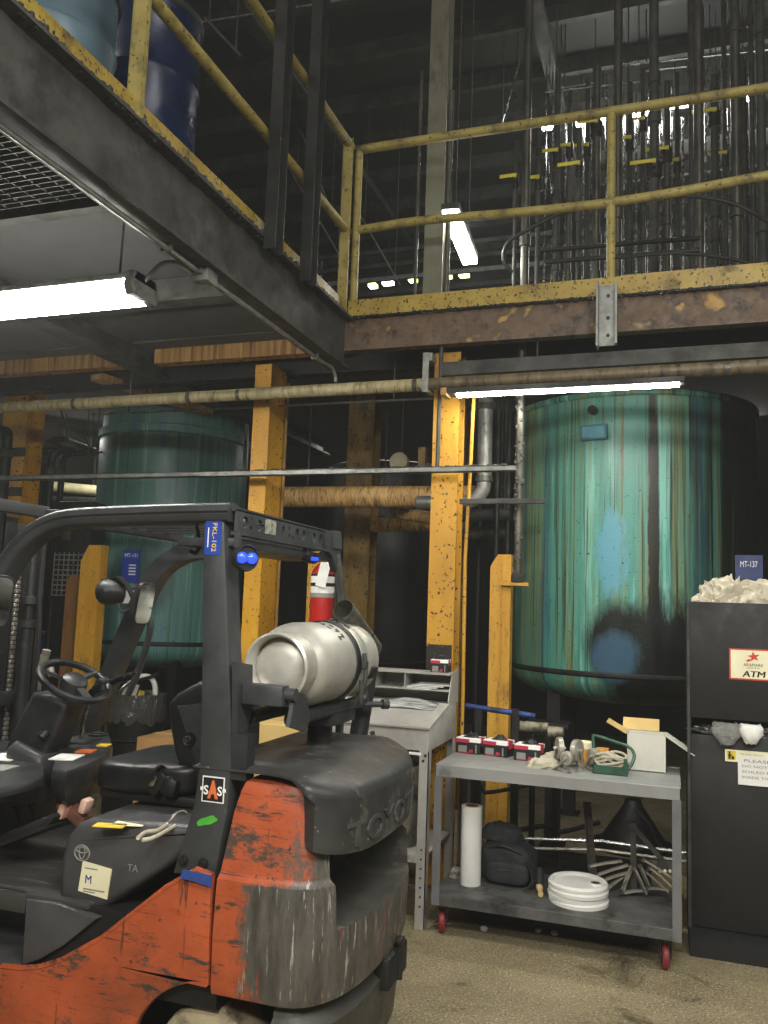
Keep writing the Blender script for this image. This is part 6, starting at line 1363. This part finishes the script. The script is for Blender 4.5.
for a_ in (20, 140, 260):
    a_ = math.radians(a_); tube(b, [sc_+F_@V(.03*math.cos(a_), .03*math.sin(a_), -.005), sc_+F_@V(Rw*math.cos(a_), Rw*math.sin(a_), 0)], .012, 6, sq=(.018, .007))
cyl(b, sc_-nrm*.16, sc_-nrm*.03, .035, .04, 16); obj('wheel_hub', b, FLB, sw_)
p = sc_+F_@V(.09, -.07, .03); b = BM(); lathe(b, [(0, -.03), (.012, -.03), (.012, -.005), (.022, 0), (.024, .012), (.016, .024), (0, .026)], 18, p); obj('spinner_knob', b, FLB, sw_)
for k in range(3):
    a0 = PY(96, 686+3*k, 3.24+.03*k); a1 = PY(124+6*k, 676-2*k, 3.24+.03*k); b = BM(); tube(b, [a0-V(.06, 0, .05), a0, a1], [.007, .007, .009], 8); obj('hydraulic_lever', b, DARK, fk)
b = BM(); cyl(b, PY(46, 732, 2.98), PY(41, 738, 2.96), .02, None, 12); obj('ignition_switch', b, DARK, fk)
# pedals
b = BM(); a_, c_ = PY(10, 836, 2.80), PY(58, 817, 2.80)
for k in range(15):
    f_ = k/14; p = a_*(1-f_)+c_*f_; box(b, p, (.022, .10, .035), Matrix.Rotation(.5, 3, 'Y'), .006)
slab(b, a_-V(0, 0, .02), c_-V(0, 0, .02), .05, .008); obj('brake_pedal', b, RUB, fk)
b = BM(); box(b, PY(74, 812, 2.86), (.14, .06, .05), Matrix.Rotation(.5, 3, 'Y'), .01); pd = obj('direction_pedal', b, M('pedal_copper', '#7a5040', .5, .1, '#5c3a2e', 9, None), fk)
for px_ in (64, 86):
    b = BM(); box(b, PY(px_, 811-(px_-64)*.25, 2.82), (.03, .05, .055), Matrix.Rotation(.3, 3, 'Y'), .008); obj('pedal_pad', b, M('pedal_pale%d' % px_, '#dcbfae', .4, 0, '#c08a78', 14, None), pd)
for x0, x1 in ((12, 16), (26, 33)):
    b = BM(); tube(b, smooth_path([PY(x0, 795, 2.99), PY(x0+4, 806, 2.97), PY(x1+4, 822, 2.96)], 4), .008, 8); obj('pedal_arm', b, DARK, fk)
# mast
def mchan(y, x0, x1, w, z1, mt): # upright channel
    b = BM(); bx(b, x0, x1, y-w, y-w+.012, .10, z1); bx(b, x0, x0+.014, y-w, y+w, .10, z1); bx(b, x1-.014, x1, y-w, y+w, .10, z1); return b
mast = D.objects.new('mast', None); COL.objects.link(mast); mast.parent = fk
for y in (2.72, 3.44):
    obj('mast_channel', mchan(y, -3.32, -3.20, .05, 2.14, FLB), FLB, mast, 0); obj('inner_channel', mchan(y+(.06 if y < 3 else -.06), -3.30, -3.22, .035, 2.10, FLB), DARK, mast, 0)
yf = 3.57
b = BM(); xg = PY(38, 600, yf).x; cyl(b, (xg, yf-.06, .12), (xg, yf-.06, 1.62), .032, None, 16); cyl(b, (xg, yf-.06, 1.62), (xg, yf-.06, 2.10), .02, None, 14)
for z in (1.0, 1.6, 1.72): lathe(b, [(.032, -.02), (.045, -.018), (.045, .018), (.032, .02)], 16, (xg, yf-.06, z))
obj('lift_cylinder', b, FLB, mast)
xq = PY(22, 600, yf).x; b = BM(); z = .3
k = 0
while z < 2.02:
    box(b, (xq, yf-.04, z), (.016, .034, .020), None, .004, 1) if k % 2 == 0 else box(b, (xq, yf-.04, z), (.022, .026, .022), None, .004, 1)
    z += .024; k += 1
obj('lift_chain', b, STEELB, mast)
b = BM(); bx(b, xq-.30, xg-.0, yf+.0, yf+.03, .1, 2.12); obj('dark_backing', b, SOOT, mast)  # dark plate added behind the chain to keep that gap dark
b = BM(); cyl(b, (xq+.04, yf-.08, 2.03), (xq+.04, yf-.02, 2.03), .055, None, 24); obj('chain_pulley', b, FLB, mast)
b = BM(); tube(b, smooth_path([V(xg+.06, yf-.05, 2.05), V(xg+.05, yf-.05, 1.8), V(xg+.07, yf-.05, 1.5), V(xg+.06, yf-.05, 1.1), V(xg+.08, yf-.05, .6)], 5), .011, 8); obj('mast_hose', b, RUB, mast)
zb_ = PY(40, 512, 3.57).z
b = BM(); bx(b, -3.16, -3.10, 2.66, 3.60, zb_-.03, zb_+.03, .004); obj('mast_crossbar', b, FLG, mast)
b = BM(); bx(b, -3.20, -3.12, 2.66, 3.50, 1.2, 1.26, .004); obj('mast_crossbar', b, FLB, mast)
for y in (2.85, 3.3):
    b = BM(); prism(b, [(-3.36, .05), (-3.36, .55), (-3.41, .55), (-3.41, .09), (-4.35, .06), (-4.35, .045)], 'y', y-.05, y+.05); obj('fork', b, SOOT, mast, 0)
b = BM(); tube(b, smooth_path([PY(40, 672, 3.3), PY(44, 660, 3.3), PY(47, 650, 3.3)], 3), .02, 10); cyl(b, PY(50, 668, 3.3), PY(52, 676, 3.3), .018, None, 10); obj('valve_fitting', b, STEELB, fk)
# gas cylinder cradle
a_, c_ = PX(233, 664, -1.40), PX(262, 735, -1.40)
b = BM(); prism(b, [(2.60, 1.545), (2.715, 1.53), (2.735, 1.38), (2.69, 1.28), (2.63, 1.28)], 'x', -1.425, -1.405); obj('cradle_bracket', b, FLG, fk, 0)
b = BM(); bx(b, -1.405, -1.25, 2.64, 2.70, 1.40, 1.47, .006); prism(b, [(2.66, 1.335), (2.80, 1.30), (2.83, 1.34), (2.80, 1.42), (2.70, 1.45)], 'x', -1.24, -1.225); cyl(b, (-1.42, 2.68, 1.44), (-1.215, 2.68, 1.44), .022, None, 14); obj('cradle_arm', b, FLG, fk)
b = BM(); cyl(b, (-1.26, 2.74, 1.345), (-1.26, 3.44, 1.345), .026, None, 14); tube(b, smooth_path([V(-1.26, 3.42, 1.345), V(-1.26, 3.49, 1.36), V(-1.27, 3.50, 1.44)], 4), .022, 10); cyl(b, (-1.26, 3.46, 1.33), (-1.18, 3.54, 1.33), .013, None, 10); cyl(b, (-1.19, 3.53, 1.33), (-1.17, 3.55, 1.33), .022, None, 10); cyl(b, (-1.42, 2.74, 1.345), (-1.42, 3.44, 1.345), .026, None, 14); obj('cradle_rail', b, FLB, fk)
b = BM(); bx(b, -1.44, -1.24, 3.08, 3.34, 1.28, 1.335, .01); cyl(b, (-1.34, 3.2, 1.14), (-1.34, 3.2, 1.30), .05, None, 16); obj('cradle_base', b, FLB, fk)
b = BM(); bx(b, -1.46, -1.36, 2.62, 2.68, 1.15, 1.3); obj('cradle_foot', b, FLB, fk)
# gas cylinder
GX, GZ, GY0 = -1.318, 1.525, 2.72
t = thing('gas_cylinder', 'silver gas cylinder strapped across the back of the forklift', 'gas cylinder', (GX, 3.07, 1.37))
R = .157
b = BM(); lathe(b, [(0, .028), (.05, .030), (.085, .038), (.105, .055), (.118, .075), (.140, .10), (.152, .135), (.157, .175), (R, .50), (.153, .54), (.138, .575), (.11, .60), (0, .62)], 56, (GX, GY0, GZ), 'y'); obj('cylinder_body', b, ALU, t, 50)
b = BM(); lathe(b, [(.104, .07), (.108, .0), (.116, -.006), (.124, .0), (.126, .085)], 56, (GX, GY0, GZ), 'y', caps=False); obj('foot_ring', b, ALU, t, 50)
b = BM(); n_ = 48
pr = [(.139, .545), (.150, .56), (.150, .68), (.142, .70), (.136, .69), (.136, .57)]
lathe(b, pr, n_, (GX, GY0, GZ), 'y', caps=False); cl = obj('valve_collar', b, ALU, t, 50)
b = BM(); box(b, (GX+.138, GY0+.625, GZ-.045), (.03, .075, .055), Matrix.Rotation(math.radians(18), 3, 'Y'), .012); obj('collar_slot', b, BLK, cl)
b = BM()
for k in range(6):   # worn stencilled strokes, no longer legible
    th = math.radians(40+k*11)
    for j in range(3):
        if (k*3+j) % 4 == 3: continue
        c = V(GX+(R+.0003)*math.cos(th+.03*j), GY0+.30+.022*j, GZ+(R+.0003)*math.sin(th+.03*j)); box(b, c, (.0012, .018, .020 if j != 1 else .008), Matrix.Rotation(-th, 3, 'Y'))
obj('worn_stencil', b, BLK, t, 0)
b = BM(); lathe(b, [(R+.001, .395), (R+.006, .397), (R+.006, .437), (R+.001, .439)], 56, (GX, GY0, GZ), 'y', caps=False); obj('strap', b, DARK, fk)
b = BM(); lathe(b, [(R+.001, .452), (R+.004, .453), (R+.004, .492), (R+.001, .493)], 56, (GX, GY0, GZ), 'y', caps=False)
obj('clamp_band', b, ALU, fk)
b = BM(); tube(b, smooth_path([V(GX+R+.012, GY0+.445, GZ+.04), V(GX+R+.022, GY0+.44, GZ-.02), V(GX+R+.02, GY0+.43, GZ-.09), V(GX+R-.02, GY0+.43, GZ-.17)], 5), .009, 8); box(b, (GX+R+.018, GY0+.44, GZ-.005), (.02, .035, .03), None, .004); box(b, (GX+R+.012, GY0+.43, GZ-.11), (.02, .026, .10), None, .008); obj('over_centre_latch', b, SOOT, fk)
b = BM(); tube(b, smooth_path([V(GX+.02, GY0+.43, GZ+R+.006), V(GX+.05, GY0+.45, GZ+R+.012), V(GX+.09, GY0+.47, GZ+R-.02)], 4), .01, 6, sq=(.016, .004)); obj('latch_plate', b, CHROME, fk)
# exhaust stack behind the cylinder
a_ = PY(343, 609, 3.33); c_ = PY(364, 638, 3.54)
b = BM(); ax = (c_-a_).normalized(); hollow(b, a_, c_+ax*.10, .048, .004, 28); cyl(b, a_+ax*.12, a_+ax*.121, .046, None, 24); obj('exhaust_pipe', b, M('pipe_steel', '#7c7a70', .35, .7, '#5c5a50', 9, '#2c2a24', (.54, .7), 8), fk, 50)
b = BM(); cyl(b, c_+ax*.10, V(c_.x-.02, c_.y+.02, 1.15), .04, None, 16); bx(b, c_.x-.01, c_.x+.05, c_.y-.05, c_.y-.01, c_.z-.02, c_.z+.02); obj('exhaust_riser', b, FLB, fk)

# ================================================================== light
wd = D.worlds.new('world'); SC.world = wd; wd.use_nodes = True
wd.node_tree.nodes['Background'].inputs[0].default_value = (0.55, 0.58, 0.6, 1); wd.node_tree.nodes['Background'].inputs[1].default_value = 0.05
def area(name, loc, sx, sy, power, target=None, color=(1, .97, .90)):
    l = D.lights.new(name, 'AREA'); l.shape = 'RECTANGLE'; l.size = sx; l.size_y = sy; l.energy = power; l.color = color
    o = D.objects.new(name, l); COL.objects.link(o); o.location = loc
    if target is not None: o.rotation_euler = (Vector(target)-Vector(loc)).to_track_quat('-Z', 'Y').to_euler()
    return o
area('hall_and_fill_lamp', (.9, .5, 3.9), 2.4, .5, 88, (.6, 1.9, 0))
area('hall_and_fill_lamp', (-1.0, -1.6, 3.9), 2.4, .5, 100, (-1.2, .6, 0))
area('hall_and_fill_lamp', (2.8, 3.0, 3.9), .5, 2.0, 26, (1.6, 3.8, 0))
area('hall_and_fill_lamp', (.9, 1.2, 6.9), 2.4, 1.2, 30, (-.6, 4.8, 4))  # added upper fill for the railings
def fill_point(loc, power, rad=.35, color=(1, .98, .92)):  # soft unseen points, added to lift the ambient level
    l = D.lights.new('ambient_fill', 'POINT'); l.energy = power; l.shadow_soft_size = rad; l.color = color
    o = D.objects.new('ambient_fill', l); COL.objects.link(o); o.location = loc
fill_point((1.2, .8, 5.6), 70); fill_point((-4.6, 1.2, 5.6), 30); fill_point((-8.2, 4.6, 3.0), 14, .2)
area('hall_and_fill_lamp', (.3, 8.9, 3.6), 1.3, .3, 5, (-.2, 7.6, 0))
area('hall_and_fill_lamp', (-3.2, 9.0, 3.6), 1.3, .3, 6, (-3.2, 9.0, 0))  # added fill under the back deck
area('hall_and_fill_lamp', (-6.6, 7.6, 3.6), 1.3, .3, 14, (-6.2, 7.2, 0))  # added fill for the dark space at far left
area('hall_and_fill_lamp', (.6, 11.2, 6.6), 2.4, .5, 40, (0, 7.2, 4.6))  # added fill for the upper hall behind the risers
area('hall_and_fill_lamp', (-4.5, 3.0, 6.9), 1.2, .6, 14, (-4.2, 3.2, 3.7))  # added fill above the left deck
# thin oily haze that hangs in the plant
vs_ = wd.node_tree.nodes.new('ShaderNodeVolumeScatter'); vs_.inputs['Density'].default_value = 0.0034; vs_.inputs['Anisotropy'].default_value = 0.25; vs_.inputs['Color'].default_value = (.95, .97, .94, 1)
wd.node_tree.links.new(vs_.outputs[0], wd.node_tree.nodes['World Output'].inputs['Volume'])
SC.view_settings.view_transform = 'Standard'; SC.view_settings.look = 'None'
SC.view_settings.exposure = 1.0; SC.view_settings.gamma = 1.0; SC.view_settings.use_curve_mapping = False
